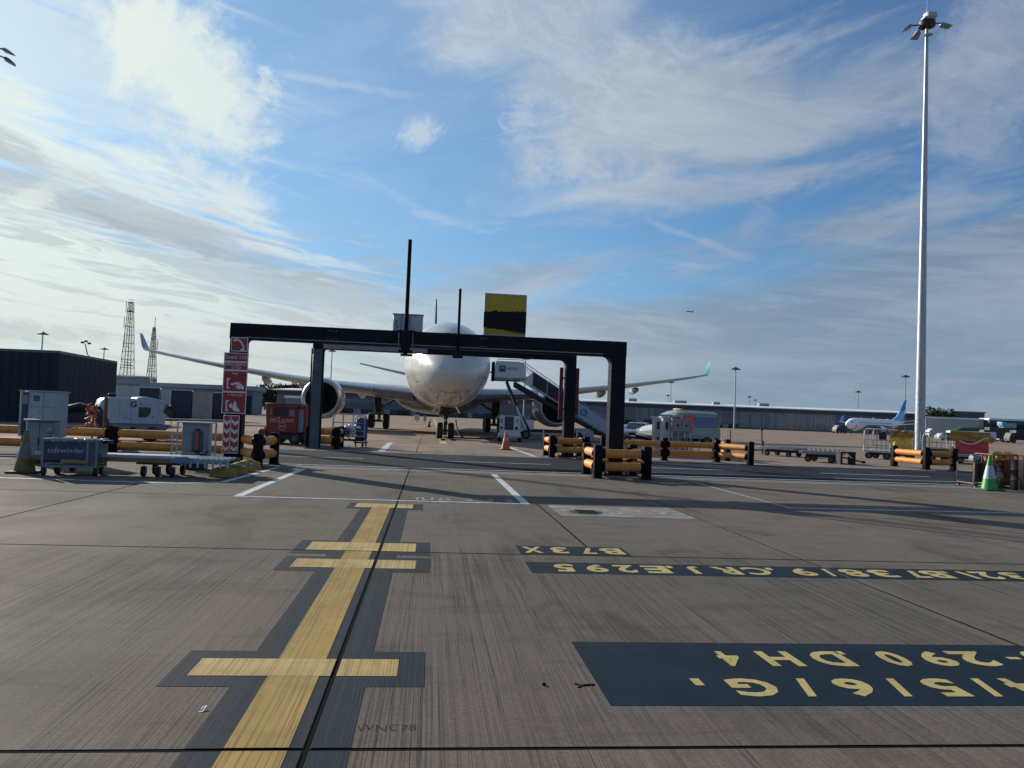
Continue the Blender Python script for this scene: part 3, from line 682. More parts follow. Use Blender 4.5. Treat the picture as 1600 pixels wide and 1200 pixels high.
# floodlight masts
def lum(mb, c, a, s=1.0, tilt=.45):
    T = Matrix.Translation(c) @ Matrix.Rotation(a, 4, 'Z') @ Matrix.Rotation(tilt, 4, 'Y') @ Matrix.Scale(s, 4)
    rings = []
    for x, w, h in ((-.55, .16, .20), (-.35, .30, .34), (0, .34, .30), (.35, .42, .16), (.62, .40, .05)):
        rings.append([tuple(T @ Vector(q)) for q in ((x, -w, -h*.4), (x, w, -h*.4), (x, w*.7, h*.6), (x, -w*.7, h*.6))])
    return mb.loft(rings, 0, True, False)
def big_mast(name, label, loc, H, arms, rot):
    t = thing(name, label, 'floodlight mast', loc, rot)
    obj('base_flange', MB().cyl((0, 0, 0), (0, 0, .06), .62, n=20).cyl((0, 0, .06), (0, 0, .3), .50, .43, 16), GALV_D, t)
    pr = MB(); z = 0; r = .38; segs = 4
    for i in range(segs):
        z1 = H*(i+1)/segs; r1 = .38-(.27*(i+1)/segs); pr.cyl((0, 0, z), (0, 0, z1+.25), r, r1, 16); z = z1; r = r1+.004
    obj('pole', pr, GALV, t)
    obj('door', MB().box((0, -.40, 1.1), (.3, .06, .9), 0, 0, .01), GALV_D, t)
    obj('head_frame', MB().lathe([(.30, -.35), (.62, -.3), (.62, .05), (.30, .1)], 12, 0, (0, 0, H)).cyl((0, 0, H-.2), (0, 0, H+.55), .16, n=8), DARKM, t)
    obj('winch_box', MB().box((.08, -.35, H+.42), (.85, .6, .40), 0, .3, .08).box((-.05, -.35, H+.16), (.95, .55, .14), 0, .2, .04), OFFW, t)
    obj('lightning_rod', MB().cyl((0, 0, H+.4), (0, 0, H+3.6), .035, .02, 6), GALV, t)
    for k, (a, ln, dz, tilt) in enumerate(arms):
        am = MB().cyl((0, 0, H-.1), (math.cos(a)*ln, math.sin(a)*ln, H-.1+dz), .055, n=6); ar = obj('arm', am, DARKM, t)
        l = MB(); lum(l, (math.cos(a)*(ln+.35), math.sin(a)*(ln+.35), H-.3+dz), a, .75, tilt); lo = obj('floodlight', l, GALV_D, ar)
    return t
mast_xy = at(1437.5, 0, 60)[:2]
MH = at(1450, 36, 60)[2]
big_mast('floodlight_mast', 'tall galvanised floodlight mast standing behind the barriers at the right', mast_xy, MH,
         [(R(183), 1.15, -.15, .55), (R(5), 1.1, .15, .15), (R(255), .25, -.95, .35), (R(95), 1.2, .1, .4)], R(-10))
big_mast('floodlight_mast', 'floodlight whose tip alone shows in the top left corner of the photo', (*at(-62, 0, 58)[:2], 0), 28.1,
         [(R(0), 1.4, .15, .35), (R(20), 1.35, -.35, .45), (R(120), 1.3, 0, .4), (R(240), 1.3, 0, .4)], R(0))
def far_mast(px, top, D, lab, k=1.0):
    p = at(px, top, D); t = thing('floodlight_mast', lab, 'floodlight mast', (p[0], p[1], 0), R(-10), 'distant floodlight masts along the skyline')
    h = p[2]
    obj('pole', MB().cyl((0, 0, 0), (0, 0, h), .28*k, .16*k, 6), GALV_D, t)
    obj('lamp_head', MB().lathe([(.1*k, .5*k), (.8*k, .15*k), (1.5*k, -.1*k), (1.5*k, -.3*k), (.2*k, -.15*k)], 8, 0, (0, 0, h)), DARKM, t)
for px, top, D, lab, k in [(67, 521, 165, 'floodlight mast above the roof of the dark building at the left', .75), (163, 545, 200, 'floodlight mast just left of the taller lattice tower', .7),
    (519, 548, 230, 'floodlight mast seen above the left wing beside the rear gantry post', .8), (821.5, 560, 230, 'floodlight mast rising behind the passenger stairs', .9),
    (1044, 618, 420, 'shortest distant mast under the right wing tip', 1), (1048.5, 597, 320, 'distant mast under the right wing tip, the taller of the pair', 1),
    (1149.5, 576, 255, 'isolated floodlight mast between the right wing tip and the airliner', 1.1), (1171, 620, 430, 'small far mast right of the isolated one', 1), (1180, 625, 470, 'faintest far mast over the terminal roof', .9),
    (1341, 612, 360, 'distant mast over the parked white airliner nose', 1.1), (1415, 588, 290, 'distant mast over the parked airliner tail', 1.1)]:
    far_mast(px, top, D, lab, k)
# odd leaning lamp crane on the dark roof
p = at(130, 0, 120)
t = thing('crane_lamp', 'small crooked lamp cluster sticking up behind the dark building roof', 'lamp', (p[0], p[1], 0))
obj('arm', MB().tube([(0, 0, 0), (.3, 0, 6.3), (.9, 0, 8.0), (.2, 0, 8.6), (-.2, 0, 10.2)], .09, 5), GALV_D, t)
for dx, dz in ((-.6, 10.4), (-.1, 10.6), (.4, 10.3), (.8, 8.0)): obj('lamp', MB().box((dx, 0, dz), (.4, .4, .28), 0, 0, .03), DARKM, t)

# trees far behind
LEAF = [mat('leaf_green', (.040, .055, .030), .8, var=.35, vs=.5), mat('leaf_brown', (.085, .050, .030), .8, var=.35, vs=.5)]
BARK = mat('bark', (.06, .05, .04), .9)
def tree(label, p, h, w, mi, name='tree'):
    t = thing(name, label, 'tree', (p[0], p[1], 0), random.random()*6, 'trees beyond the airfield')
    tr = MB().cyl((0, 0, 0), (0, 0, h*.5), h*.035, h*.018, 6)
    cr = MB()
    cl = [(random.gauss(0, w*.26), random.gauss(0, w*.26), h*(.25+.62*random.random()), w*(.18+.14*random.random())) for _ in range(15)]
    for cx, cy, cz, cr_ in cl: tr.cyl((0, 0, h*.3), (cx*.8, cy*.8, cz), h*.012, h*.004, 4, cap=False)
    for cx, cy, cz, r in cl:
        for _ in range(150):
            u = Vector((random.gauss(0, 1), random.gauss(0, 1), random.gauss(0, 1))).normalized()*r*(.55+.6*random.random()**.5)
            c = Vector((cx, cy, cz))+Vector((u.x, u.y, u.z*.85)); s = h*.036*(.6+random.random())
            a = Vector((random.gauss(0, 1), random.gauss(0, 1), random.gauss(0, 1))).normalized(); b = a.cross(Vector((random.random(), random.random(), 1))).normalized()
            cr.add([c-a*s, c+b*s*.7, c+a*s, c-b*s*.7], [(0, 1, 2, 3)])
    obj('trunk', tr, BARK, t); obj('crown', cr, LEAF[mi], t)
for px, hh, w, mi, D, lab in [(404, 6.5, 5, 0, 330, 'low bush like tree at the left end of the far tree row'), (414, 11.5, 10, 0, 340, 'rounded green tree behind the red sign, the tallest at the left end'),
    (424, 10.5, 9, 0, 350, 'dark green tree second from the left of the far row'), (433, 10.5, 9, 0, 360, 'broad dark tree in the middle of the far row'),
    (443, 12.0, 9, 0, 370, 'tall narrow dark tree left of the rust coloured one'), (452, 12.5, 9, 1, 375, 'rust coloured autumn tree above the red ground power unit'),
    (462, 13.0, 10, 1, 380, 'brown autumn tree with the highest crown of the row'), (472, 12.5, 9, 0, 385, 'dark tree just left of the left engine intake')]:
    tree(lab, at(px, 0, D), hh, w, mi)
tree('dark bushy tree on the skyline just right of the tall mast', at(1470, 0, 400), 14.3, 12, 0)
tree('lower dark tree between the tall mast and the far office block', at(1482, 0, 405), 12.6, 11, 0)
tree('dark bush at the left of the small white skyline block', at(1458, 0, 402), 12.0, 9, 0)
for k, px in enumerate((1535, 1552, 1568)):
    pass
# low hedge line at far left gap
hd = MB()
for _ in range(5200):
    x = random.uniform(-170, -40); c = Vector((x, random.uniform(-3, 3), random.random()*3.2)); a = Vector((random.gauss(0, 1), random.gauss(0, 1), random.gauss(0, 1))).normalized()*.35
    b = a.cross(Vector((0, .3, 1))).normalized()*.3; hd.add([c-a, c+b, c+a, c-b], [(0, 1, 2, 3)])
tag(obj('hedge', hd, LEAF[0], None, (0, 420, 0), kind='stuff'), 'low dark hedge line beyond the airfield', 'hedge')
# ------------------------------------------------------------------ wide-body airliner on the stand
def interp(tab, s):
    for (a, *A), (b, *B) in zip(tab[:-1], tab[1:]):
        if s <= b:
            t = (s-a)/(b-a); t = max(0, min(1, t)); return [x+(y-x)*t for x, y in zip(A, B)]
    return list(tab[-1][1:])
def catmull(tab, s):
    i = 0
    while i < len(tab)-2 and s > tab[i+1][0]: i += 1
    p0 = tab[max(i-1, 0)]; p1 = tab[i]; p2 = tab[i+1]; p3 = tab[min(i+2, len(tab)-1)]; h = p2[0]-p1[0]; t = max(0, min(1, (s-p1[0])/h)); o = []
    for k in range(1, len(p1)):
        m1 = (p2[k]-p0[k])/max(p2[0]-p0[0], 1e-6)*h; m2 = (p3[k]-p1[k])/max(p3[0]-p1[0], 1e-6)*h
        o.append((2*t**3-3*t*t+1)*p1[k]+(t**3-2*t*t+t)*m1+(-2*t**3+3*t*t)*p2[k]+(t**3-t*t)*m2)
    return o
#        s    top    bottom  halfwidth
FUS = [(0.0, 3.92, 3.88, .02), (.12, 4.28, 3.52, .42), (.4, 4.62, 3.22, .78), (1.0, 5.08, 2.86, 1.22), (2.0, 5.72, 2.50, 1.72), (3.2, 6.45, 2.22, 2.13), (4.5, 7.00, 2.07, 2.43),
       (6.0, 7.38, 1.99, 2.66), (8.0, 7.60, 1.96, 2.80), (10., 7.64, 1.96, 2.82), (42., 7.64, 1.96, 2.82), (48, 7.62, 2.35, 2.70), (54, 7.50, 3.45, 2.15), (60, 7.20, 5.1, 1.15), (63.5, 6.8, 6.2, .25)]
def fus(s, th, off=0.0):
    tp, bt_, hw = catmull(FUS, s); return (math.sin(th)*(hw+off), s, (tp+bt_)/2+math.cos(th)*((tp-bt_)/2+off))
ng = G(700, 685.5)                                # nose wheel contact
A0 = Vector((ng[0]-.10, ng[1]-6.7, 0)); ARZ = R(.9)
air = thing('airliner', 'large white twin engine airliner parked nose towards the camera behind the gantry', 'airliner', tuple(A0), ARZ)
ss = [0, .04, .12, .25, .4, .7, 1, 1.5, 2, 2.6, 3.2, 3.8, 4.5, 5.2, 6, 7, 8, 10, 14, 20, 28, 36, 42, 45, 48, 51, 54, 57, 60, 62, 63.5]
N = 64
fm = MB(); fm.loft([[fus(s, 2*math.pi*k/N) for k in range(N)] for s in ss], 0, True)
fo = obj('fuselage', fm, AIRW, air)
# cockpit panes lie a few mm proud of the skin
def skin_patch(s0, s1, t0, t1, off=.012, n=5, slope=0.0):
    mb = MB(); rings = []
    for i in range(n+1):
        rr = []
        for j in range(n+1):
            th = t0+(t1-t0)*j/n; s = s0+(s1-s0)*i/n+slope*abs(th); rr.append(fus(s, th, off))
        rings.append(rr)
    return mb.loft(rings, 0, False, True, False)
for sg in (-1, 1):
    for a, b, s0, s1 in ((.03, .42, 2.35, 3.15), (.46, .86, 2.4, 3.2), (.90, 1.18, 2.75, 3.6)):
        obj('cockpit_window', skin_patch(s0, s1, sg*a, sg*b, .012, 4, .35), GLASS, fo)
ring = MB()
SEAM = mat('panel_seam', (.20, .20, .19), .6)
def skin_line(mb, pts, w, off=.006):
    for (s0, t0), (s1, t1) in zip(pts[:-1], pts[1:]):
        a = Vector(fus(s0, t0, off)); b = Vector(fus(s1, t1, off)); d_ = (b-a).normalized(); n_ = Vector((math.sin(t0), -.2, math.cos(t0))).normalized(); q = d_.cross(n_).normalized()*w/2
        mb.add([a-q, b-q, b+q, a+q], [(0, 1, 2, 3)])
skin_line(ring, [(1.9, 2*math.pi*k/48) for k in range(49)], .018)
skin_line(ring, [(4.9, 2*math.pi*k/48) for k in range(49)], .022)
for sg in (-1, 1):
    skin_line(ring, [(1.2+k*.3, sg*(math.pi-.42+.012*k)) for k in range(14)], .03)
    skin_line(ring, [(1.95+k*.45, sg*(1.35+.02*k)) for k in range(14)], .016)
skin_line(ring, [(1.15, math.pi-.45+.9*k/14) for k in range(15)], .045)
skin_line(ring, [(2.6, math.pi-.5+1.0*k/14) for k in range(15)], .03)
obj('panel_seam', ring, SEAM, fo)
mb = MB()
for s, th in ((1.6, 2.4), (1.7, -2.4), (2.2, 2.75), (2.2, -2.75), (2.9, 2.0), (2.9, -2.0), (1.0, 2.9), (1.4, -3.0)):
    a = Vector(fus(s, th)); b = Vector(fus(s, th, .10)); mb.cyl(a, b, .025, n=6).cyl(b, b+Vector((0, -.2, 0)), .018, n=6)
obj('pitot_probe', mb, DARKM, fo)
# belly fairing
bf = MB(); rings = []
for s, hw, bo in ((19, 1.0, 2.2), (21, 2.6, 1.75), (24, 3.7, 1.50), (30, 3.9, 1.45), (36, 3.7, 1.48), (40, 2.8, 1.6), (43, 1.2, 2.0)):
    rings.append([(math.sin(2*math.pi*k/32)*hw, s, 2.9+math.cos(2*math.pi*k/32)*(2.9-bo)*(1 if math.cos(2*math.pi*k/32) < 0 else .5)) for k in range(32)])
obj('belly_fairing', bf.loft(rings, 0, True), mat('fairing_paint', (.46, .44, .41), .3, var=.08, vs=.8, dirt=(.24, .21, .18), dm=.6, coat=.2), air)
# wings
def foil(cx, yle, z, chord, th, tw=0.0, n=10):
    pts = []
    for k in range(n+1):
        u = 1-math.cos(math.pi*k/n/2) if False else (k/n)**1.7
        y = 5*th*(.2969*math.sqrt(u)-.126*u-.3516*u*u+.2843*u**3-.1015*u**4)*chord
        pts.append((u*chord, y))
    out = [(cx, yle+u, z+h*1.0-u*tw) for u, h in pts]+[(cx, yle+u, z-h*.85-u*tw) for u, h in pts[::-1][:-1]]
    return out
def wing(sg):
    st = [(2.2, 18.6, 3.15, 11.5, .125), (5.5, 21.0, 3.40, 9.4, .12), (9.0, 23.2, 3.72, 7.6, .115), (13, 25.9, 4.22, 6.2, .11), (18, 29.2, 4.95, 4.9, .105), (23, 32.5, 5.75, 3.8, .10), (27, 35.1, 6.45, 2.95, .10), (28.8, 36.4, 6.80, 2.4, .10)]
    w = MB(); w.loft([foil(sg*a, b, c, d_, e, .035) for a, b, c, d_, e in st], 0, True)
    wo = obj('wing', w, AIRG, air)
    le = MB()
    le_pts = [(sg*a, b-.02, c) for a, b, c, d_, e in st]
    rings = []
    for (a, b, c, d_, e) in st[1:]:
        r = e*d_*.33
        rings.append([(sg*a, b-.03+r*.9*(1-math.cos(t)), c+r*.62*math.sin(t)) for t in [math.pi*(-.5+k/8) for k in range(9)]])
    obj('slat', le.loft(rings, 0, False, True, False), mat('bare_slat_metal', (.50, .53, .57), .3, .6, var=.06, vs=1), wo)
    # winglet
    wl = MB(); rr = []
    for (dx, dy, dz, ch, th) in ((0, 0, 0, 2.35, .09), (.28, .45, .28, 2.0, .08), (.58, 1.0, .85, 1.5, .07), (.98, 1.7, 1.65, .85, .06)):
        rr.append([(sg*28.8+sg*(dx+(h*.9)), 36.4+dy+u, 6.8+dz) for u, h in [(ch*q, ch*th*math.sin(math.pi*q**.7)*.5) for q in (0, .15, .4, .7, 1)]+[(ch*q, -ch*th*math.sin(math.pi*q**.7)*.5) for q in (.7, .4, .15)]])
    obj('winglet', wl.loft(rr, 0, True), mat('teal_winglet_lit_blue', (.035, .10, .30), .35) if sg < 0 else mat('teal_winglet_paint', (.02, .20, .21), .35), air, label='upturned teal winglet coloured blue for the light on it' if sg < 0 else 'teal upturned winglet')  # both winglets are teal; light on the left one is coloured in as blue
    for xw, s0, ln, r in ((6.9, 25.5, 6.2, .38), (12.3, 27.2, 5.4, .36), (16.0, 29.6, 4.6, .33), (20.0, 32.2, 3.8, .27)):
        z = 3.1+(xw/28.8)**1.3*3.2
        f = MB(); rings = []
        for q, k in ((0, .05), (.08, .5), (.25, .9), (.5, 1.0), (.75, .75), (.93, .35), (1, .05)):
            rings.append([(sg*xw+r*k*math.cos(t)*.8, s0+ln*q, z-.35-.25*q+r*k*math.sin(t)*1.25) for t in [2*math.pi*j/12 for j in range(12)]])
        obj('flap_track_fairing', f.loft(rings, 0, True), AIRG, wo)
    return wo
wing(-1); wing(1)
# engines
def engine(sg):
    x = sg*9.2; y0 = 17.6; z = 2.42
    cw = MB().lathe([(1.54, .42), (1.60, 1.2), (1.60, 2.4), (1.50, 3.8), (1.28, 5.2), (1.22, 5.25), (1.15, 4.6)], 48, 0, axis='Y')
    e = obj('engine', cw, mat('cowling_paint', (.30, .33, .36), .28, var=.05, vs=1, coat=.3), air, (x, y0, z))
    lip = MB().lathe([(1.24, .30), (1.20, .12), (1.25, .02), (1.33, -.03), (1.43, .03), (1.50, .20), (1.54, .42)], 48, 0, axis='Y')
    obj('intake_lip', lip, mat('intake_lip_metal', (.42, .44, .46), .38, .6, var=.08, vs=2), e)
    obj('intake_duct', MB().lathe([(1.24, .30), (1.22, .9), (1.22, 1.35)], 48, 0, axis='Y'), mat('intake_liner', (.05, .055, .065), .5), e)
    fan = MB()
    for k in range(26):
        a = 2*math.pi*k/26
        pts = []
        for r, tw, c in ((.34, .10, .20), (.75, .26, .24), (1.20, .42, .26)):
            for sgn in (-1, 1):
                aa = a+sgn*c/2/r*.55; pts.append((r*math.cos(aa), 1.2+sgn*tw*.35, r*math.sin(aa)))
        fan.add(pts, [(0, 1, 3, 2), (2, 3, 5, 4)])
    fan.cyl((0, 1.32, 0), (0, 1.38, 0), 1.22, n=32)
    obj('fan', fan, mat('fan_titanium', (.035, .038, .045), .45, .5), e, kind='stuff')
    obj('spinner', MB().lathe([(.01, .72), (.14, .84), (.26, 1.02), (.34, 1.22)], 24, 0, axis='Y'), DARKM, e)
    obj('core_nozzle', MB().lathe([(.85, 4.4), (.75, 5.6), (.5, 6.3)], 24, 0, axis='Y'), DARKM, e)
    py = MB(); rings = []
    for q, hw, zt, zb in ((1.6, .05, 1.60, 1.45), (2.2, .16, 1.68, 1.40), (3.4, .22, 1.70, 1.3), (5.2, .24, 1.62, 1.0), (7.0, .20, 1.2, .9), (9.0, .05, .95, .8)):
        rings.append([(-hw, q, zb), (hw, q, zb), (hw, q, zt), (-hw, q, zt)])
    obj('pylon', py.loft(rings, 0, True, False), AIRG, e)
    return e
for sg in (-1, 1):
    e = engine(sg)
# tail
fin = MB(); rings = []
for dz, y0, ch, th in ((0, 51.0, 8.3, .42), (2.5, 53.2, 6.8, .36), (5.5, 55.8, 5.0, .28), (8.6, 58.5, 3.2, .18), (9.3, 59.3, 2.5, .12)):
    rings.append([(h, y0+u, 7.4+dz) for u, h in [(ch*q, th*.5*math.sin(math.pi*q**.6)) for q in (0, .1, .3, .6, 1)]+[(ch*q, -th*.5*math.sin(math.pi*q**.6)) for q in (.6, .3, .1)]])
obj('tail_fin', fin.loft(rings, 0, True), mat('teal_grey_tail_paint', (.015, .035, .045), .95, spec=0.0), air)
for sg in (-1, 1):
    st = MB(); st.loft([foil(sg*a, b, c, d_, .09) for a, b, c, d_ in ((.8, 54.0, 5.9, 5.2), (5, 57.2, 6.75, 3.9), (9.7, 60.4, 7.75, 2.1))], 0, True)
    obj('tailplane', st, AIRG, air)
# wheels and gear
def wheel(r, w, name='tyre'):
    return MB().lathe([(r*.52, -w*.42), (r*.80, -w*.5), (r*.95, -w*.42), (r, -w*.22), (r, w*.22), (r*.95, w*.42), (r*.80, w*.5), (r*.52, w*.42)], 24, 0, axis='X').lathe([(.02, -w*.30), (r*.2, -w*.36), (r*.3, -w*.2), (r*.52, -w*.30), (r*.53, -w*.42)], 20, 1, axis='X').lathe([(.02, w*.30), (r*.2, w*.36), (r*.3, w*.2), (r*.52, w*.30), (r*.53, w*.42)], 20, 1, axis='X')
GEAR = mat('gear_grey_paint', (.060, .075, .075), .4, .2, var=.3, vs=8, dirt=(.04, .04, .04), dm=.8)
HUB = mat('hub_grey', (.28, .29, .30), .4, .4)
stt = MB().cyl((0, 0, .5), (0, -.05, 1.45), .10, n=12).cyl((0, -.05, 1.3), (0, -.12, 2.5), .17, n=12).box((-.2, -.2, 1.95), (.12, .16, .5), 0, 0, .02).box((.22, -.22, 1.8), (.14, .14, .4), 0, 0, .02).cyl((-.36, 0, .52), (.36, 0, .52), .07, n=10)
stt.cyl((0, -.18, .75), (0, -.32, 1.15), .04, n=6).cyl((0, -.32, 1.15), (0, -.1, 1.5), .04, n=6).box((0, -.12, 1.55), (.42, .22, .2), 0, 0, .03)
g = obj('nose_gear', stt, GEAR, air, (0, 6.7, 0))
nw = wheel(.52, .40).mesh('nose_wheel', [BLACK, HUB])
for sx in (-.36, .36): obj('wheel', nw, BLACK, g, (sx, 0, .52))
obj('drag_brace', MB().cyl((-.28, -.1, 1.5), (-.42, -1.2, 2.35), .05, n=8).cyl((.28, -.1, 1.5), (.42, -1.2, 2.35), .05, n=8).cyl((-.35, -.6, 1.9), (.35, -.6, 1.9), .035, n=6), GEAR, g)
obj('steering_actuator', MB().cyl((-.42, -.15, 1.62), (.42, -.15, 1.62), .085, n=10).box((-.36, -.2, 1.6), (.16, .2, .26), 0, 0, .03).box((.36, -.2, 1.6), (.16, .2, .26), 0, 0, .03), GEAR, g)
for sx in (-.24, .24): obj('taxi_light', MB().cyl((sx, -.30, 1.88), (sx, -.16, 1.88), .10, .07, 12), mat('lamp_glass', (.5, .5, .48), .1), g)
for sx in (-1, 1):
    obj('gear_door', MB().add([(sx*.52, -1.3, 2.2), (sx*.52, .5, 2.16), (sx*.86, .45, 1.62), (sx*.84, -1.2, 1.68), (sx*.545, -1.3, 2.21), (sx*.545, .5, 2.17), (sx*.885, .45, 1.63), (sx*.865, -1.2, 1.69)],
        [(0, 1, 2, 3), (7, 6, 5, 4), (0, 3, 7, 4), (1, 5, 6, 2), (3, 2, 6, 7), (0, 4, 5, 1)]), AIRW, g)
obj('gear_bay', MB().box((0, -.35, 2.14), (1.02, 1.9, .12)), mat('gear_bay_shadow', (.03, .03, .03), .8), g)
hose = MB()
for k in range(6): hose.tube([(-.05+.03*k, -.2, 2.2), (.12*math.sin(k*2)+.02, -.26, 1.8), (.10*math.cos(k*3), -.24, 1.3), (.06*math.sin(k), -.15, .8)], .014, 5)
obj('hydraulic_line', hose, BLACK, g)
obj('gear_fittings', MB().box((0, -.3, 2.02), (.62, .3, .22), 0, 0, .04).box((0, -.34, 1.74), (.34, .2, .26), 0, 0, .04).cyl((-.3, -.2, 1.75), (-.12, -.2, 2.1), .05, n=8).cyl((.3, -.2, 1.75), (.12, -.2, 2.1), .05, n=8).box((0, -.16, 1.0), (.26, .18, .2), 0, 0, .03), DARKM, g)
def main_gear(sg):
    g = obj('main_gear', MB().cyl((0, 0, .7), (0, 0, 1.9), .15, n=12).cyl((0, 0, 1.5), (sg*.15, .1, 3.6), .33, n=12).box((sg*.1, -.1, 2.6), (.50, .5, 1.9), 0, 0, .05), GEAR, air, (sg*5.35, 29.6, 0))
    mw = wheel(.69, .52).mesh('main_wheel', [BLACK, HUB])
    for sx in (-.68, .68):
        for sy in (-.99, .99): obj('wheel', mw, BLACK, g, (sx, sy, .69))
    obj('bogie_beam', MB().box((0, 0, .72), (.26, 2.2, .28), 0, 0, .04).cyl((-.68, -.99, .69), (.68, -.99, .69), .09, n=8).cyl((-.68, .99, .69), (.68, .99, .69), .09, n=8), GEAR, g)
    obj('side_brace', MB().cyl((0, .1, 1.9), (-sg*1.5, .3, 2.75), .09, n=8).cyl((-sg*.7, .2, 2.3), (-sg*1.9, .2, 3.2), .06, n=8).cyl((-sg*1.5, .3, 2.75), (-sg*2.2, .3, 3.0), .09, n=8), GEAR, g)
    obj('torque_link', MB().cyl((0, -.28, 1.7), (0, -.52, 1.25), .06, n=6).cyl((0, -.52, 1.25), (0, -.2, .85), .06, n=6), GEAR, g)
    obj('gear_door', MB().box((sg*.42, 0, 2.55), (.07, 1.5, 2.3), 0, 0, .02), AIRG, g)
main_gear(-1); main_gear(1)
obj('antenna', MB().prism([(-.02, 0), (.02, 0), (.02, .35), (-.02, .35)], 0, .35), AIRW, air, (0, 12, 7.62))

wm = MB().box((0, 0, 0), (.03, .23, .33), 0, 0, .01).mesh('cabin_window', GLASS)
for k in range(44):
    s_w = 9.2+k*.98
    for sg in (-1, 1):
        p = fus(s_w, sg*1.42, .004); w_ = obj('cabin_window', wm, GLASS, fo, p); w_.rotation_euler = (0, -sg*.15, 0)
for sg in (-1, 1):
    for s0 in (6.1, 17.6):
        dm = MB(); q = [(s0, sg*.95), (s0, sg*1.75)], [(s0+1.07, sg*.95), (s0+1.07, sg*1.75)], [(s0, sg*.95), (s0+1.07, sg*.95)], [(s0, sg*1.75), (s0+1.07, sg*1.75)]
        for a_, b_ in q: skin_line(dm, [(a_[0]+(b_[0]-a_[0])*j/6, a_[1]+(b_[1]-a_[1])*j/6) for j in range(7)], .03, .010)
        obj('door_outline', dm, SEAM, fo)
# ------------------------------------------------------------------ gantry over the service road
FLx, FRx, YF = -5.52, 5.50, 22.75; RLx, RRx, YR = -4.65, 5.78, 32.2
GZ, RZ = 3.97, 4.47
fr = thing('gantry_frame', 'near dark steel portal frame spanning the service road, carrying the yellow and black board', 'gantry', (0, YF, 0))
def post(nm, x, h, w, m, par, ch=.012, seams=True):
    b = MB().box((x, 0, h/2), (w, w, h), 0, 0, ch)
    b.box((x, 0, .02), (w+.28, w+.28, .04), 0, 0, .008)
    for sx in (-1, 1):
        for sy in (-1, 1): b.cyl((x+sx*(w/2+.09), sy*(w/2+.09), .03), (x+sx*(w/2+.09), sy*(w/2+.09), .11), .02, n=6)
    po = obj(nm, b, m, par)
    if seams:
        me_ = MB().box((0, 0, 0), (w+.012, w+.012, .022)).mesh('weld_seam', m)
        for z in (1.0, 2.05, 3.1): obj('weld_seam', me_, m, po, (x, 0, z))
    return po
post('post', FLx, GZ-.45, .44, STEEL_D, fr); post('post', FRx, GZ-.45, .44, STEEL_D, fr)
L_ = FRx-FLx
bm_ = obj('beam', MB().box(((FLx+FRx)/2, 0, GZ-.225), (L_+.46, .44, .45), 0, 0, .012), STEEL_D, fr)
me_ = MB().box((0, 0, 0), (.025, .455, .462)).mesh('weld_seam', STEEL_D)
for x in (FLx+.30, -2.9, -.8, 1.4, 3.3, FRx-.32): obj('weld_seam', me_, STEEL_D, bm_, (x, 0, GZ-.225))
for x in (-2.9, 1.4):
    sp = obj('splice_plate', MB().box((x, -.2265, GZ-.225), (.34, .012, .34), 0, 0, .004), STEEL_D, bm_)
    for dx in (-.12, -.04, .04, .12):
        for dz in (-.12, .12): obj('bolt', MB().cyl((x+dx, -.25, GZ-.225+dz), (x+dx, -.232, GZ-.225+dz), .014, n=6), GALV_D, sp)
obj('conduit', MB().tube([(FLx+.26, -.24, GZ-.40), (-1.4, -.24, GZ-.40), (FRx-.5, -.24, GZ-.40)], .016, 6), GALV_D, bm_)
def corner(x, z, sx, r, w, m, par):
    pts = [(x, z)]+[(x+sx*r*(1-math.cos(t)), z-r*(1-math.sin(t))) for t in [math.pi/2*k/6 for k in range(7)]][::-1]
    pts = [(x, z), (x+sx*r, z)]+[(x+sx*r-sx*r*math.sin(t), z-r+r*math.cos(t)) for t in [math.pi/2*k/6 for k in range(7)]]
    return obj('gusset', MB().prism(pts, -w/2, w/2), m, par)
corner(FLx+.22, GZ-.45, 1, .12, .40, STEEL_D, fr); corner(FRx-.22, GZ-.45, -1, .22, .40, STEEL_D, fr)
rr_ = thing('gantry_frame', 'far grey steel portal frame standing on the other side of the service road', 'gantry', (0, YR, 0))
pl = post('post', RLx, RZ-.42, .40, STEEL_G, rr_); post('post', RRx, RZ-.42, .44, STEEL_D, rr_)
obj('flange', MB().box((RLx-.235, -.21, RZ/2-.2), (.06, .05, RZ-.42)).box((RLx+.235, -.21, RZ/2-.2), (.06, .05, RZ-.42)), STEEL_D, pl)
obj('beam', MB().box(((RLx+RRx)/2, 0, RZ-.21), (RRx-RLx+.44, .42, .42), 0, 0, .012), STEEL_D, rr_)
obj('pale_beam_strip', MB().box((-2.35, -.225, RZ-.31), (4.2, .02, .17)), GALV_D, rr_)  # paler strip low on the left half of the far beam
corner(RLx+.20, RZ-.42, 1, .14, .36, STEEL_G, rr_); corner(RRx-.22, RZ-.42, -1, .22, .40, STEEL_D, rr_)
# stand-offs with rods on the front beam
def on_beam(px): return at(px, 530, 1.0)[0]/at(px, 530, 1.0)[1]*(YF-.25)
xp = on_beam(634)
t = thing('guidance_pole', 'thick black pole clamped to the front of the near beam, tallest of the two', 'pole', (xp, YF-.30, 3.30))
obj('pole', MB().cyl((0, 0, 0), (.0, 0, 3.32), .058, n=12), BLACKP, t)
obj('bracket', MB().box((0, .0, .36), (.26, .13, .62), 0, 0, .01).box((0, .03, .66), (.52, .05, .06)).box((0, .03, .08), (.40, .05, .06)), STEEL_D, t)
for sx in (-.2, .2): obj('clamp_rod', MB().cyl((sx, .06, .05), (sx, .06, .74), .018, n=6), GALV_D, t)
obj('foot_block', MB().box((.04, 0, -.03), (.34, .14, .06)), STEEL_D, t)
xp = on_beam(716)
t = thing('guidance_pole', 'thin black pole on the near beam before the aircraft nose, shorter of the two', 'pole', (xp, YF-.27, 3.32))
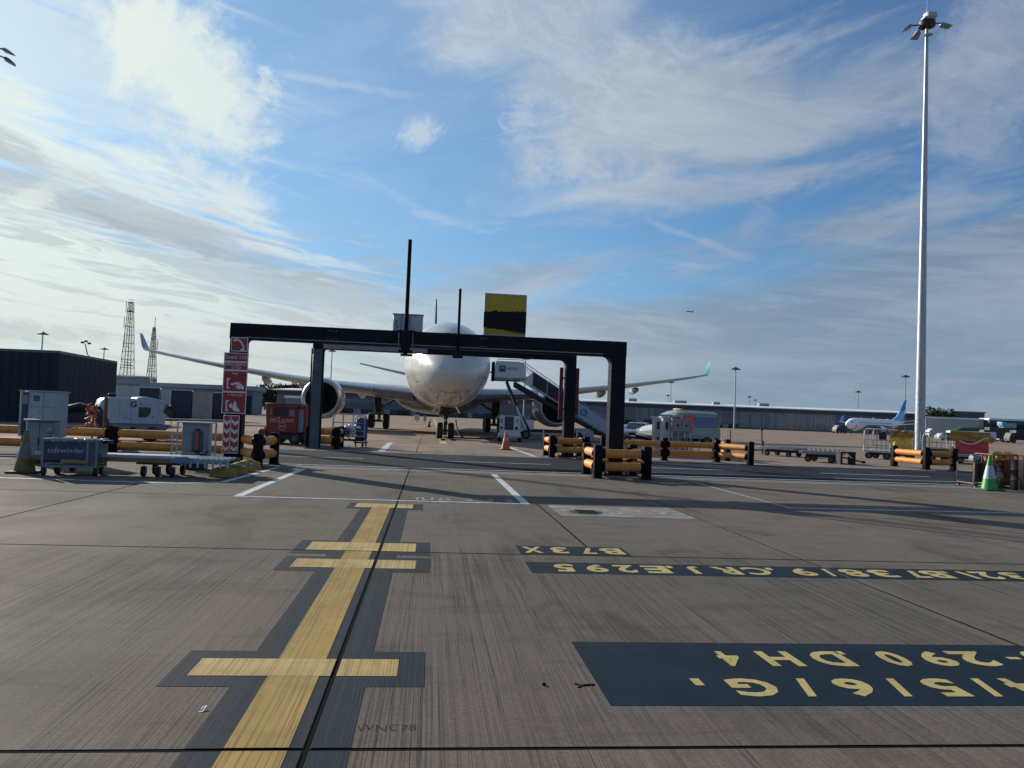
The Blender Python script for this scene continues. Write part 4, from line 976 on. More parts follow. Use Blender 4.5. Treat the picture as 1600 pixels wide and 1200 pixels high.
obj('pole', MB().cyl((0, 0, 0), (0, 0, 1.96), .040, n=10), BLACKP, t)
obj('foot_block', MB().box((0, 0, -.02), (.30, .12, .10)), STEEL_D, t)
# grey display box seen from the back
xb = at(639, 500, YF+.5)
t = thing('display_box', 'pale grey box facing away on the near beam, just behind the tall pole', 'box', (xb[0], YF+.12, GZ))
obj('housing', MB().box((0, 0, .25), (.86, .20, .50), 0, 0, .015), mat('pale_grey_housing', (.42, .45, .50), .45, var=.07, vs=2, dirt=(.25, .25, .25), dm=.4), t)
obj('top_rim', MB().box((0, 0, .515), (.90, .24, .03)), GALV_D, t)
obj('rear_rib', MB().box((-.2, -.105, .25), (.03, .02, .44)).box((.03, -.11, .27), (.07, .03, .52)), GREYP, t)
obj('cable', MB().tube([(-.33, -.12, .34), (-.36, -.13, .22), (-.30, -.14, .10), (-.24, -.13, .0)], .012, 6), BLACK, t)
# yellow and black board
xb = at(789.5, 490, YF+.1)
t = thing('stop_board', 'square yellow board with a wide black taped band on top of the near beam', 'sign', (xb[0], YF+.05, GZ+.004))
BW, BH = 1.26, 1.27
obj('panel', MB().box((0, 0, BH/2), (BW-.04, .05, BH-.04)), mat('yellow_board_paint', (.42, .30, .012), .5, var=.10, vs=2, dirt=(.2, .15, .03), dm=.3), t)
for c, d_ in (((0, 0, BH-.02), (BW, .09, .04)), ((0, 0, .02), (BW, .09, .04)), ((-BW/2+.02, 0, BH/2), (.04, .088, BH-.08)), ((BW/2-.02, 0, BH/2), (.04, .088, BH-.08))): obj('frame_bar', MB().box(c, d_), GALV, t)
tp = []; bt2 = []
for k in range(25):
    x = -BW/2+BW*k/24; tp.append((x, .735+.05*x+.014*math.sin(k*2.1)+(.035 if k in (5, 6, 7) else 0)+.008*random.random())); bt2.append((x, .20-.07*x+.010*math.sin(k*1.3)))
wr = MB(); rings = []
for (x, z1), (_, z0) in zip(tp, bt2): rings.append([(x, -.050-.006*math.sin(x*9), z0), (x, -.062-.008*math.sin(x*14), (z0+z1)/2), (x, -.050, z1), (x, .052, z1), (x, .052, z0)])
wr.loft(rings, 0, True, False)
obj('black_wrap', wr, mat('black_plastic_wrap', (.005, .005, .007), .5, var=.3, vs=6, bump=.3, spec=.2), t)
obj('loose_flap', MB().add([(-.05, -.07, .20), (.62, -.06, .16), (.62, -.075, .115), (.1, -.085, .17)], [(0, 1, 2, 3)]).add([(-.05, -.068, .20), (.62, -.058, .16), (.62, -.073, .115), (.1, -.083, .17)], [(3, 2, 1, 0)]), BLACK, t)

# red emergency boards on the left post
sgx = FLx-.03; t = thing('emergency_sign', 'tall red emergency stop and telephone sign boards fixed to the near left gantry post', 'sign', (sgx, YF-.22, 0))
def zt(py, px=368): return at(px, py, 22.3)[2]
kpx = 22.3/1209.0
def board(x, z0, z1, w, name='panel', yy=-.04):
    b = obj(name, MB().box((x, yy, (z0+z1)/2), (w, .03, z1-z0), 0, 0, .006), RED, t)
    e = MB(); zc = (z0+z1)/2
    for c, d_ in (((x, yy-.003, z1-.012), (w, .034, .022)), ((x, yy-.003, z0+.012), (w, .034, .022)), ((x-w/2+.011, yy-.003, zc), (.022, .033, z1-z0)), ((x+w/2-.011, yy-.003, zc), (.022, .033, z1-z0))): e.box(c, d_)
    obj('white_edge', e, PRINT_W, b); return b
zA, zB = zt(551), zt(529); b1 = board(.10, zA, zB, .46)
ic = MB(); cx, cz, s = .10, (zA+zB)/2, .16
arc = [(-.11, .14), (-.02, .12), (.06, .05), (.11, -.05), (.12, -.15)]
for k in range(len(arc)-1):
    (x0, z0), (x1, z1) = arc[k], arc[k+1]; n_ = Vector((-(z1-z0), x1-x0)).normalized()*.025
    ic.add([(cx+x0-n_.x, -.060, cz+z0-n_.y), (cx+x1-n_.x, -.060, cz+z1-n_.y), (cx+x1+n_.x, -.060, cz+z1+n_.y), (cx+x0+n_.x, -.060, cz+z0+n_.y)], [(0, 1, 2, 3)])
ic.box((cx-.125, -.059, cz+.12), (.07, .003, .08)); ic.box((cx+.09, -.059, cz-.15), (.10, .003, .055))
obj('telephone_symbol', ic, PRINT_W, b1)
W2 = .66
levels = [zt(646), zt(613), zt(580), zt(567), zt(553)]
x2 = .03
def hand(mb, cx, cz, s, y=-.0605):
    poly = [(-.20, .02), (-.08, .06), (.02, .09), (.12, .03), (.20, -.05), (.19, -.13), (.12, -.11), (.04, -.12), (-.02, -.07), (-.06, -.02), (-.14, -.01)]
    mb.prism([(cx+x*s, cz+z*s) for x, z in poly], y, y+.002)
    mb.prism([(cx+x*s, cz+z*s) for x, z in [(-.10, .00), (-.02, .015), (.03, -.01), (-.01, -.04), (-.09, -.03)]], y-.002, y-.001, 1)
def slot(mb, cx, cz, s, y=-.0605):
    mb.prism([(cx+x*s, cz+z*s) for x, z in [(-.02, .16), (.06, .16), (.06, .12), (.02, .12), (.02, -.10), (.06, -.10), (.06, -.14), (-.02, -.14)]], y, y+.002)
bb = [board(x2, levels[i], levels[i+1], W2) for i in range(4)]
mb = MB(); wall_text(mb, 'Stand 233', (x2, -.062, (levels[3]+levels[4])/2), .145); obj('lettering', mb, PRINT_W, bb[3])
mb = MB(); wall_text(mb, 'Emergency', (x2, -.062, levels[2]+.175), .13); wall_text(mb, 'STOP', (x2+.02, -.062, levels[2]+.065), .115); obj('lettering', mb, PRINT_W, bb[2])
mb = MB(); wall_text(mb, 'Fuel', (x2, -.062, levels[2]-.085), .105); hand(mb, x2+.06, levels[1]+.20, 1.0); slot(mb, x2-.20, levels[1]+.23, 1.0); obj('hand_symbol', mb, [PRINT_W, RED], bb[1])
mb = MB(); wall_text(mb, '+ Aircraft', (x2+.02, -.062, levels[1]-.085), .105)
slot(mb, x2-.20, levels[0]+.21, 1.0); mb.prism([(x2-.13, levels[0]+.24), (x2-.05, levels[0]+.30), (x2-.03, levels[0]+.14), (x2-.10, levels[0]+.16)], -.0605, -.0585)
mb.prism([(x2-.02+a, levels[0]+.2+b) for a, b in [(0, .05), (.05, .17), (.09, .10), (.10, .0), (.20, -.10), (.18, -.14), (.04, -.13), (-.01, -.08)]], -.0605, -.0585)
obj('hand_symbol', mb, [PRINT_W, RED], bb[0])
zc0, zc1 = zt(707), zt(648)
b6 = board(-.01, zc0, zc1-.01, .44, 'arrow_panel', -.045)
mb = MB(); mb.box((-.025, -.0635, (zc0+zc1)/2), (.022, .003, zc1-zc0-.05))
for k in range(4):
    z = zc1-.20-k*.243
    for cx, w in ((-.125, .075), (.10, .10)):
        mb.prism([(cx-w, z+.07), (cx, z), (cx+w, z+.07), (cx+w, z-.02), (cx, z-.10), (cx-w, z-.02)], -.0645, -.0625)
obj('arrow_print', mb, PRINT_W, b6)
obj('backing_rail', MB().box((-.18, -.012, (zc0+levels[4])/2), (.04, .022, levels[4]-zc0)).box((.14, -.012, (zc0+levels[4])/2), (.04, .022, levels[4]-zc0)), STEEL_D, t)
# dark red sign boards seen edge-on at the far right post
t = thing('side_sign', 'dark red sign boards seen from behind on both sides of the far right gantry post', 'sign', (RRx, YR, 0))
for sx, z0, z1 in ((-.36, 1.55, 3.75), (.32, 1.75, 3.75)):
    obj('panel', MB().box((sx, .05, (z0+z1)/2), (.16, .05, z1-z0), 0, 0, .006), mat('dark_red_sign_back', (.14, .014, .022), .5, var=.12, vs=3), t)
for z in (2.0, 3.3): obj('bracket', MB().box((0, -.235, z), (.66, .03, .05)).box((0, .235, z), (.66, .03, .05)), STEEL_D, t)

# ------------------------------------------------------------------ impact barriers
def mk_post(h=.90, w=.235):
    b = MB().box((0, 0, h/2), (w, w, h), 0, 0, .03).box((0, 0, .012), (w+.08, w+.08, .024), 0, 0, .005); b.cyl((0, 0, h-.002), (0, 0, h+.006), w*.3, n=10)
    return b.mesh('post', BLACKP)
PM = mk_post()
def collar(): return MB().cyl((0, 0, -.035), (0, 0, .035), .158, n=16).mesh('collar', BLACKP)
CMESH = {}
def barrier(label, pts, links, H=.90, zr=(.33, .69), r=.125, group='orange and black impact barriers'):
    t = thing('impact_barrier', label, 'barrier', (pts[0][0], pts[0][1], 0), 0, group); o = Vector((*pts[0], 0))
    for p in pts:
        q = obj('post', PM, BLACKP, t, (p[0]-o.x, p[1]-o.y, 0)); q.scale.z = H/.90
    for a, b in links:
        A = Vector((*pts[a], 0))-o; B = Vector((*pts[b], 0))-o; d_ = (B-A).normalized(); ln = (B-A).length
        for z in zr:
            m = MB(); a0 = A+d_*.13; b0 = B-d_*.13
            m.cyl(a0+Vector((0, 0, z)), b0+Vector((0, 0, z)), r, n=18)
            obj('rail', m, ORANGE, t)
            for P_, Q_ in ((A+d_*.125, A+d_*.19), (B-d_*.19, B-d_*.125)):
                obj('collar', MB().cyl(P_+Vector((0, 0, z)), Q_+Vector((0, 0, z)), r+.018, n=18), BLACKP, t)
    return t
yb = 23.75
lx = [at(p, 0, 1)[0]/at(p, 0, 1)[1]*yb for p in (-260, -55, 180)]
e1 = G(402, 731)
barrier('long barrier run at the left, ending in a short return beside the red sign pillar', [(e1[0], e1[1]), (e1[0]+.14, e1[1]+1.45), (FLx-.05, YF+.62), (lx[2], yb), (lx[1], yb+.1), (lx[0], yb+.2)], [(0, 1), (0, 2), (2, 3), (3, 4), (4, 5)])
def rectb(label, x0, x1, y0, y1, H=.92):
    barrier(label, [(x0, y0), (x1, y0), (x1, y1), (x0, y1)], [(0, 1), (1, 2), (2, 3), (3, 0)], H)
a, b = G(932, 747), G(1007, 748.5)
rectb('square barrier guard round the foot of the near right gantry post', a[0]+.02, b[0], a[1], a[1]+1.55)
a, b = G(862, 715), G(908, 714.5)
rectb('square barrier guard round the foot of the far right gantry post', a[0], b[0], a[1], a[1]+1.6, .9)
a, b = G(475, 702), G(526, 701.5)
rectb('square barrier guard round the foot of the far left gantry post', a[0], b[0], b[1]-.1, b[1]+1.4, .9)
p1, p2, p3 = G(1037.6, 719.5), G(1120, 722), G(1172, 727)
q = (p1[0]-2.6, p1[1]+.1)
barrier('barrier run across the road in front of the grey supply cabinets and the green van', [q, p1, p2, p3], [(0, 1), (1, 2), (2, 3)], .95)
p4 = G(1137, 721)
barrier('short return of barrier set behind the end of the run near the flat dollies', [(p4[0]+.25, p4[1]+2.2), (p4[0]+.15, p4[1]+.45)], [(0, 1)], .95)
p1, p2, p3 = G(1397, 728.5), G(1447, 734), G(1490, 735)
barrier('short barrier run in front of the tall mast between the two tarpaulin trolleys', [p1, p2, p3], [(0, 1), (1, 2)], .95)
a = G(1612, 770)
barrier('barrier post at the right edge behind the green cones', [(a[0]+.1, a[1]+.4), (a[0]+1.9, a[1]+.5)], [(0, 1)], .9)

# ------------------------------------------------------------------ cones
def cone(label, loc, c, band, H=.9, basec=None, n=20, lean=0, soft=None):
    t = thing('traffic_cone', label, 'cone', (*loc, 0), lean)
    r0, r1 = .215*H/.9, .03
    R_ = lambda z: r0+(r1-r0)*(z/H)
    obj('base', MB().box((0, 0, .025), (.54*H/.9, .54*H/.9, .05), 0, 0, .015), basec or BLACK, t)
    obj('body', MB().cyl((0, 0, .05), (0, 0, H), R_(.05), r1, n), c, t)
    for z0, z1 in band:
        obj('reflective_sleeve', MB().lathe([(R_(z0)+.004, z0), (R_(z1)+.004, z1)], n), soft or mat('sleeve_white', (.34, .42, .48), .4, var=.12, vs=8, dirt=(.2, .22, .22), dm=.5), t)
cone('dirty yellow and grey traffic cone at the left edge in front of the grey cabinets', G(38, 739), mat('dirty_yellow_cone', (.13, .10, .03), .6, var=.3, vs=7, dirt=(.05, .045, .02), dm=.7), [(.33, .66)], .93, mat('cone_base_olive', (.03, .032, .015), .7), soft=mat('dirty_sleeve', (.11, .13, .15), .5, var=.2, vs=9))
cone('red orange traffic cone standing alone on the stand beyond the road', G(790, 703), mat('red_cone', (.55, .09, .045), .5, var=.1, vs=6), [(.42, .60)], .95, mat('red_cone_base', (.30, .05, .03), .6), soft=mat('pink_sleeve', (.55, .30, .26), .5))
GC = mat('green_cone', (.035, .26, .045), .42, var=.12, vs=6); LIME = mat('lime_cone', (.26, .42, .06), .5, var=.15, vs=7)
cone('green traffic cone with a white sleeve, left of the pair by the hose trolley', G(1546, 766), GC, [(.34, .72)], 1.0, mat('green_cone_base', (.02, .10, .03), .6))
cone('green cone with a lime tip, right hand one of the pair by the hose trolley', (G(1566, 763)[0], G(1566, 763)[1]+.22), LIME, [(.36, .70)], 1.0, mat('green_cone_base', (.02, .10, .03), .6))

# ------------------------------------------------------------------ left equipment
def caster(par, x, y, r=.09, w=.05, h=.16):
    c = obj('caster', MB().cyl((x-w/2, y, r), (x+w/2, y, r), r, n=16), BLACK, par)
    obj('fork', MB().box((x-w/2-.014, y, r+.03), (.012, .06, .14)).box((x+w/2+.014, y, r+.03), (.012, .06, .14)).box((x, y, r+.10), (w+.05, .07, .02)).cyl((x, y, r+.10), (x, y, h+.04), .02, n=8), GALV_D, c)
p = at(60, 0, 20.5)
t = thing('supply_cabinet', 'tall pale blue grey cabinet standing behind the cart at the left edge', 'cabinet', (p[0], p[1], 0), R(-4))
wd = .95; ht = 1.80
bd = obj('housing', MB().box((0, .3, (ht+.60)/2), (wd, .6, ht-.60), 0, 0, .012), OFFW, t)
obj('plinth', MB().box((0, .3, .30), (wd-.12, .5, .60), 0, 0, .01), NAVY, t)
obj('recess', MB().box((-wd/2+.15, -.008, 1.2), (.15, .03, 1.12), 0, 0, .005), NAVY, bd)
obj('vent_grille', MB().box((-wd/2+.17, -.03, 1.58), (.13, .02, .24)), GREYP, bd)
for x0, x1, z0, z1 in ((-.22, .14, .64, 1.38), (.16, .46, .64, 1.38), (-.22, .14, 1.40, 1.77), (.16, .46, 1.40, 1.77)):
    dr = obj('door', MB().box(((x0+x1)/2, -.010, (z0+z1)/2), (x1-x0, .02, z1-z0), 0, 0, .004), OFFW, bd)
    dr and None
obj('label_plate', MB().box((-.03, -.026, 1.62), (.16, .008, .15)), mat('blue_label', (.05, .10, .18), .5, var=.3, vs=20), t)
obj('top_cap', MB().box((0, .3, ht+.012), (wd+.05, .66, .03)), OFFW, t)
p = at(66, 0, 19.3)
t = thing('junction_cabinet', 'small grey electrical cabinet with a hose, in front of the taller pale cabinet', 'cabinet', (p[0]-.0, p[1]+.0, 0), R(3))
hb = obj('housing', MB().box((-.02, .22, .64), (.62, .44, .84), 0, 0, .02), GREYP, t)
obj('plinth', MB().box((-.02, .22, .12), (.54, .36, .24)), DARKM, t)
obj('door', MB().box((-.16, -.008, .64), (.28, .02, .76), 0, 0, .004).box((.14, -.008, .64), (.26, .02, .76), 0, 0, .004), GREYP, hb)
obj('handle', MB().box((-.02, -.03, .56), (.02, .03, .16), 0, 0, .004), DARKM, hb)
obj('hood', MB().box((.0, .15, 1.08), (.70, .56, .04), 0, 0, .01), GALV_D, t)
obj('hose_coupling', MB().cyl((.22, -.10, .84), (.36, -.12, .84), .085, n=12).cyl((.30, -.1, .84), (.31, -.12, .50), .05, n=10), GALV_D, t)
obj('hose', MB().tube([(.31, -.10, .78), (.30, -.16, .60), (.22, -.2, .40), (.12, -.22, .22), (.10, -.3, .05)], .035, 8), BLACK, t)
p = G(8, 725)
solo('concrete_ballast', 'dark grey ballast block lying at the left edge behind the yellow cone', 'ballast', MB().box((0, .3, .12), (1.35, .6, .24), 0, 0, .03).box((.82, .2, .10), (.30, .26, .2), 0, 0, .02), GREYP, (p[0]+.45, p[1]+1.0, 0), R(-5))
# wheeled cart with lettering panel
c0_ = G(107, 743.5)
t = thing('equipment_cart', 'grey wheeled cart with a dark blue panel lettered sidewinder at the left', 'cart', (c0_[0], c0_[1], 0), R(4))
CW, CD, CZ0, CZ1 = 1.10, .60, .20, .76
FRM = mat('cart_frame_grey', (.16, .20, .24), .45, .2, var=.15, vs=6, dirt=(.08, .08, .08), dm=.4)
f = MB()
for x in (-CW/2, CW/2-.05, CW/2-.42+.0):
    pass
for x in (-CW/2+.02, CW/2-.20, CW/2-.02):
    for y in ((0, CD) if x != CW/2-.20 else (0,)): f.box((x, y, (CZ0+CZ1)/2), (.045, .045, CZ1-CZ0))
for z in (CZ0, CZ1):
    for y in (0, CD): f.box((0, y, z), (CW, .05, .05))
    for x in (-CW/2+.02, CW/2-.02): f.box((x, CD/2, z), (.045, CD, .045))
obj('frame', f, FRM, t)
pn = obj('side_panel', MB().box((-.09, -.012, .535), (CW-.26, .02, .38), 0, 0, .004), NAVY, t)
mb = MB(); wall_text(mb, 'sidewinder', (-.08, -.0245, .535), .165, 0, 1.0, .0, shear=.12); obj('lettering', mb, mat('pale_blue_print', (.36, .42, .50), .5), pn)
obj('end_panel', MB().box((.44, -.008, .51), (.12, .016, .42)).box((CW/2, CD/2, .50), (.016, CD-.1, .45)), mat('slate_panel', (.05, .075, .11), .5), t)
obj('shelf', MB().box((0, CD/2, CZ0+.05), (CW-.08, CD-.08, .03)), FRM, t)
obj('tray', MB().box((0, CD/2, CZ1-.12), (CW-.08, CD-.08, .02)), FRM, t)
obj('yellow_batten', MB().box((.12, .0, .30), (.56, .10, .07), 0, 0, .008), mat('faded_yellow', (.22, .17, .06), .6), t)
for x, y in ((-.50, .02), (.50, .10), (-.44, CD-.05), (.46, CD-.05)): caster(t, x, y, .095, .055, .16)
mb = MB()
for k in range(7):
    x = -.15+.12*k; mb.box((x, .25+.1*(k % 3), CZ1-.03+.02*(k % 2)), (.16, .22, .07), 0, k*.7, .01)
solo('cable_heap', 'dark heap of cables and straps lying on top of the sidewinder cart', 'cables', mb, DARKM, (c0_[0]+.05, c0_[1]+.1, 0), R(4))
# orange strap bundle above the cart and dark draped hose
STRAP = mat('coral_strap', (.42, .13, .09), .6, var=.3, vs=12)
t = thing('strap_bundle', 'coral red bundle of webbing straps hanging on the hose reel behind the barrier', 'straps', (*at(143, 665, 23.5)[:2], 0))
mb = MB()
for k in range(16):
    a = k*1.9; x = .12*math.sin(a); z = .72+.045*k; mb.tube([(x, 0, z), (x+.12*math.cos(a), -.05, z+.07), (x-.08*math.sin(a*2), .03, z+.13), (x+.1*math.cos(a*3), 0, z+.05)], .026, 5)
obj('strap', mb, STRAP, t)
obj('trailing_strap', MB().tube([(-.02, 0, .85), (-.16, -.8, .82), (-.40, -1.6, .80), (-.75, -2.2, .78)], .022, 6).tube([(.05, 0, .8), (-.1, -1.2, .84), (-.55, -2.0, .80), (-.5, -2.6, .78)], .018, 6), STRAP, t)
obj('hook_stand', MB().cyl((0, .08, 0), (0, .08, 1.5), .03, n=8).box((0, .08, .02), (.3, .3, .04)), DARKM, t)
hz_ = at(120, 645, 27)
mb = MB(); 
for k in range(5): mb.tube([(-1.0, .1*k, .95-.1*k), (-.55, .1*k, 1.22), (.1, .1*k, 1.40-.02*k), (.55, .1*k, 1.30), (.8, .1*k, .9), (.85, .1*k, .3)], .13, 8)
solo('hose_heap', 'black flexible air hoses arched behind the barrier at the left', 'hose', mb, BLACK, (hz_[0], hz_[1], 0))
# yellow bollard post
p = at(166, 0, 24.5)
t = thing('bollard', 'slim olive yellow bollard post in front of the white air start unit', 'bollard', (p[0], p[1], 0))
obj('post', MB().cyl((0, 0, 0), (0, 0, 1.72), .058, n=12), mat('olive_yellow', (.10, .085, .02), .55, var=.2, vs=6), t); obj('cap', MB().cyl((0, 0, 1.6), (0, 0, 1.76), .064, .03, 12), mat('cap_grey', (.09, .10, .11), .5), t)
# white air start unit
p0 = at(150, 0, 31); p1 = at(271, 0, 32.6)
an = math.atan2(p1[1]-p0[1], p1[0]-p0[0]); L2 = math.hypot(p1[0]-p0[0], p1[1]-p0[1])
t = thing('air_start_unit', 'white aerodynamic air start unit trailer with a dark window and a letter G', 'ground unit', (p0[0], p0[1], 0), an)
UW = mat('white_unit_paint', (.42, .47, .53), .35, var=.05, vs=1.5, dirt=(.22, .23, .24), dm=.4)
prof = [(.02, .72), (.10, 1.25), (.22, 1.62), (.36, 1.72), (.60, 1.77), (1.30, 1.76), (1.62, 1.74), (1.70, 1.80), (2.0, 1.84), (2.50, 1.76), (2.85, 1.68), (L2-.28, 1.60), (L2-.16, 1.45), (L2-.02, .95), (L2, .72)]
prof = [(x*L2/3.2 if x < 2.9 else x, z) for x, z in prof]
b = MB(); rings = []
for y, k in ((-.03, .985), (0, 1.0), (1.75, 1.0), (1.78, .985)):
    rings.append([((x-L2/2)*k+L2/2, y, .72+(z-.72)*k) for x, z in prof])
b.loft(rings, 0, True, False)
body = obj('body', b, UW, t)
obj('skirt', MB().prism([(.05, .70), (L2-.02, .70), (L2-.25, .45), (L2*.56, .40), (L2*.50, .58), (.05, .62)], -.02, 1.77), mat('unit_grey_skirt', (.13, .17, .21), .45, var=.1, vs=2), t)
obj('window', MB().prism([(L2*.545, .98), (L2*.545, 1.40), (L2*.70, 1.40), (L2*.70, 1.22), (L2*.685, 1.08), (L2*.65, 1.00)], -.045, -.028), GLASS, body)
wd_ = MB().prism([(L2*.865, 1.22), (L2*.90, 1.55), (L2*.965, 1.46), (L2*.995, 1.0), (L2*.955, 1.0)], -.05, -.031); obj('windscreen', wd_, GLASS, body)
mb = MB(); wall_text(mb, 'G', (L2*.475, -.034, 1.50), .34, bold=.012); wall_text(mb, 'e', (L2*.575, -.034, 1.52), .19, bold=.01); obj('lettering', mb, NAVY, body)
mb = MB()
for x, z, w, h in ((.09, .95, .05, .06), (.36, .86, .05, .04), (.40, .86, .04, .05), (.45, .82, .08, .04), (.74, .90, .05, .05)): mb.box((L2*x, -.034, z+.1), (L2*w*.6, .01, h))
obj('decal', mb, mat('grey_blue_decal', (.12, .18, .27), .5), body)
mb = MB()
for x in (.30, .44, .80): mb.box((L2*x, -.032, 1.22), (.012, .006, .95))
obj('panel_gap', mb, GREYP, body)
obj('roof_beacon', MB().box((.62, .5, 1.86), (.28, .3, .14), 0, 0, .03).cyl((.30, .4, 1.78), (.66, .4, 1.88), .03, n=6), DARKM, body)
obj('mirror', MB().box((L2-.12, -.12, 1.42), (.05, .12, .22), 0, 0, .01).cyl((L2-.12, -.1, 1.1), (L2-.05, -.12, .72), .015, n=6), DARKM, body)
obj('chassis', MB().box((L2/2, .87, .42), (L2*.86, 1.3, .16)), DARKM, t)
for x in (.55, L2-.75):
    for y in (.08, 1.62): w = obj('wheel', MB().cyl((x, y-.1, .30), (x, y+.1, .30), .30, n=18), BLACK, t); obj('rim', MB().cyl((x, y-.105, .30), (x, y+.105, .30), .15, n=14), HUB, w)
# long flat roller platform
pa = G(92, 741); pb = G(318, 745)
t = thing('roller_platform', 'long low aluminium platform on wheels with an orange brown side, left of the red sign', 'platform trolley', (at(88, 0, 17.6)[0], 17.75, 0), R(-.6))
LP = 4.02
obj('deck', MB().box((LP*.40, .45, .43), (LP*.80, .86, .035), 0, 0, .006), mat('aluminium_deck', (.42, .47, .52), .35, .4, var=.12, vs=3, dirt=(.2, .2, .2), dm=.4), t)
obj('side_beam', MB().box((LP*.37, 0, .36), (LP*.74, .05, .10)), mat('orange_brown_side', (.20, .11, .05), .6, var=.2, vs=4), t)
obj('edge_strip', MB().box((LP*.40, -.012, .44), (LP*.80, .03, .06)), OFFW, t)
obj('end_block', MB().box((LP*.76, -.02, .38), (.42, .10, .13), 0, 0, .01), mat('slate_blue_block', (.14, .20, .30), .5), t)
me = MB().cyl((0, 0, 0), (0, .84, 0), .038, n=10).mesh('roller', GALV)
for k in range(7): obj('roller', me, GALV, t, (LP*.80+.08+k*.115, .03, .405))
obj('roller_frame', MB().box((LP*.91, 0, .37), (LP*.22, .04, .10)).box((LP*.91, .9, .37), (LP*.22, .04, .10)), GALV_D, t)
mb = MB()
for k in range(6): mb.box((LP*.815+k*.16, -.035, .315), (.045, .02, .16))
obj('stop_pin', mb, OFFW, t)
for x in (.45, 2.25, 2.55, 2.86):
    for y in (.1, .8):
        caster(t, x, y, .11, .07, .20)
obj('wheel_carrier', MB().box((2.55, .45, .30), (.9, .8, .07)).box((.45, .45, .30), (.3, .8, .07)), DARKM, t)
# frame cabinet with the red hose
p = at(306, 0, 19.2)
t = thing('hose_cabinet', 'grey cabinet in a pale tube frame with a red hose, standing behind the roller platform', 'cabinet', (p[0], p[1], 0), 0)
hb = obj('housing', MB().box((0, .25, .72), (.62, .42, .86), 0, 0, .015), GREYP, t)
obj('top_cap', MB().box((0, .22, 1.17), (.80, .55, .035), 0, 0, .008), OFFW, t)
obj('recess', MB().box((.08, .03, .70), (.26, .03, .52), 0, 0, .004), mat('recess_shadow_grey', (.07, .085, .10), .6), hb)
obj('hose', MB().cyl((.08, -.02, .50), (.08, -.02, .96), .045, n=12), mat('red_hose', (.30, .07, .055), .5), hb)
obj('hose_end', MB().cyl((.08, -.02, .42), (.08, -.02, .50), .055, n=10).cyl((.08, -.02, .96), (.08, -.02, 1.02), .05, n=10).tube([(.1, -.02, .44), (.2, -.05, .38), (.32, -.06, .42), (.38, -.04, .5)], .018, 6), BLACK, hb)
f = MB()
for x in (-.40, .40): f.box((x, 0, .78), (.035, .035, .80)).box((x, .45, .78), (.035, .035, .80)).box((x, .225, .42), (.03, .45, .03))
f.box((0, 0, .42), (.80, .03, .03)).box((0, .45, .42), (.80, .03, .03))
obj('frame', f, OFFW, t)
for sx in (-1, 1):
    l_ = MB().box((sx*.52, 0, .62), (.03, .03, .62))
    for z in (.45, .60, .75, .90): l_.box((sx*.46, 0, z), (.12, .02, .02))
    obj('side_ladder', l_, OFFW, t)
obj('stand', MB().box((0, .25, .14), (.5, .36, .28)), DARKM, t)
# yellow ballast blocks
YB = mat('yellow_ballast_paint', (.32, .25, .045), .6, var=.25, vs=5, dirt=(.08, .065, .03), dm=1.0)
me = MB().prism([(-.30, 0), (.30, 0), (.26, .17), (.12, .215), (-.12, .215), (-.26, .17)], -.11, .11)
me.box((0, 0, .225), (.16, .06, .03)); bmesh_ = me.mesh('ballast_block', YB)
a = Vector((*G(352, 745), 0)); b = Vector((*G(388, 732), 0))
labs = ['yellow ballast block nearest the camera at the foot of the red sign', 'second yellow ballast block from the camera below the red sign', 'third yellow ballast block from the camera below the red sign', 'yellow ballast block farthest back, beside the black barrier post']
for k in range(4):
    q = a+(b-a)*k/3; o = obj('ballast_block', bmesh_, YB, None, (q.x+(-.05 if k == 0 else .02), q.y, 0), R(12+3*k)); tag(o, labs[k], 'ballast', 'yellow ballast blocks under the red sign')
solo('ballast_plate', 'thin white edged plate and pins lying on the yellow blocks', 'plate', MB().box((0, 0, .25), (.5, .10, .02), 0, R(20)).box((.2, .3, .25), (.06, .06, .12)).box((.32, .34, .25), (.05, .05, .12)), GALV_D, (a.x+.15, a.y+.35, 0))
HUBD = mat('dirty_hub', (.10, .10, .11), .6, .2, var=.3, vs=8)
# ------------------------------------------------------------------ stand equipment
def wheels(t, pts, r=.3, w=.2):
    for x, y in pts:
        o = obj('wheel', MB().cyl((x-w/2, y, r), (x+w/2, y, r), r, n=20), BLACK, t); obj('rim', MB().cyl((x-w/2-.008, y, r), (x+w/2+.008, y, r), r*.55, n=14), HUB, o)
def wheelsx(t, pts, r=.3, w=.2):                  # axle along local Y
    for x, y in pts:
        o = obj('wheel', MB().cyl((x, y-w/2, r), (x, y+w/2, r), r, n=20), BLACK, t); obj('rim', MB().cyl((x, y-w/2-.008, r), (x, y+w/2+.008, r), r*.5, n=14), HUBD, o)
# red ground power unit
D = 34.0; p = at(416, 0, D); q = at(478, 0, D)
t = thing('ground_power_unit', 'red ground power unit lettered jet2.com parked behind the left barriers', 'ground unit', (p[0], p[1]+.1, 0), math.atan2(q[1]-p[1], q[0]-p[0]))
w = math.hypot(q[0]-p[0], q[1]-p[1])
bd = obj('body', MB().prism([(.04, .52), (w*.78, .52), (w*.78, 1.70), (-.02, 1.72), (-.02, 1.5)], 0, 1.5), REDT, t)
obj('rear_body', MB().box((w*.89, .8, 1.12), (w*.215, 1.3, 1.14), 0, 0, .02), REDT, t)
obj('roof', MB().box((w/2-.02, .76, 1.755), (w+.08, 1.62, .06), 0, 0, .015), mat('dark_red_roof', (.10, .012, .015), .5), t)
obj('control_panel', MB().box((w*.36, -.012, 1.43), (w*.34, .03, .40), 0, 0, .005), mat('panel_black', (.014, .014, .018), .5), bd)
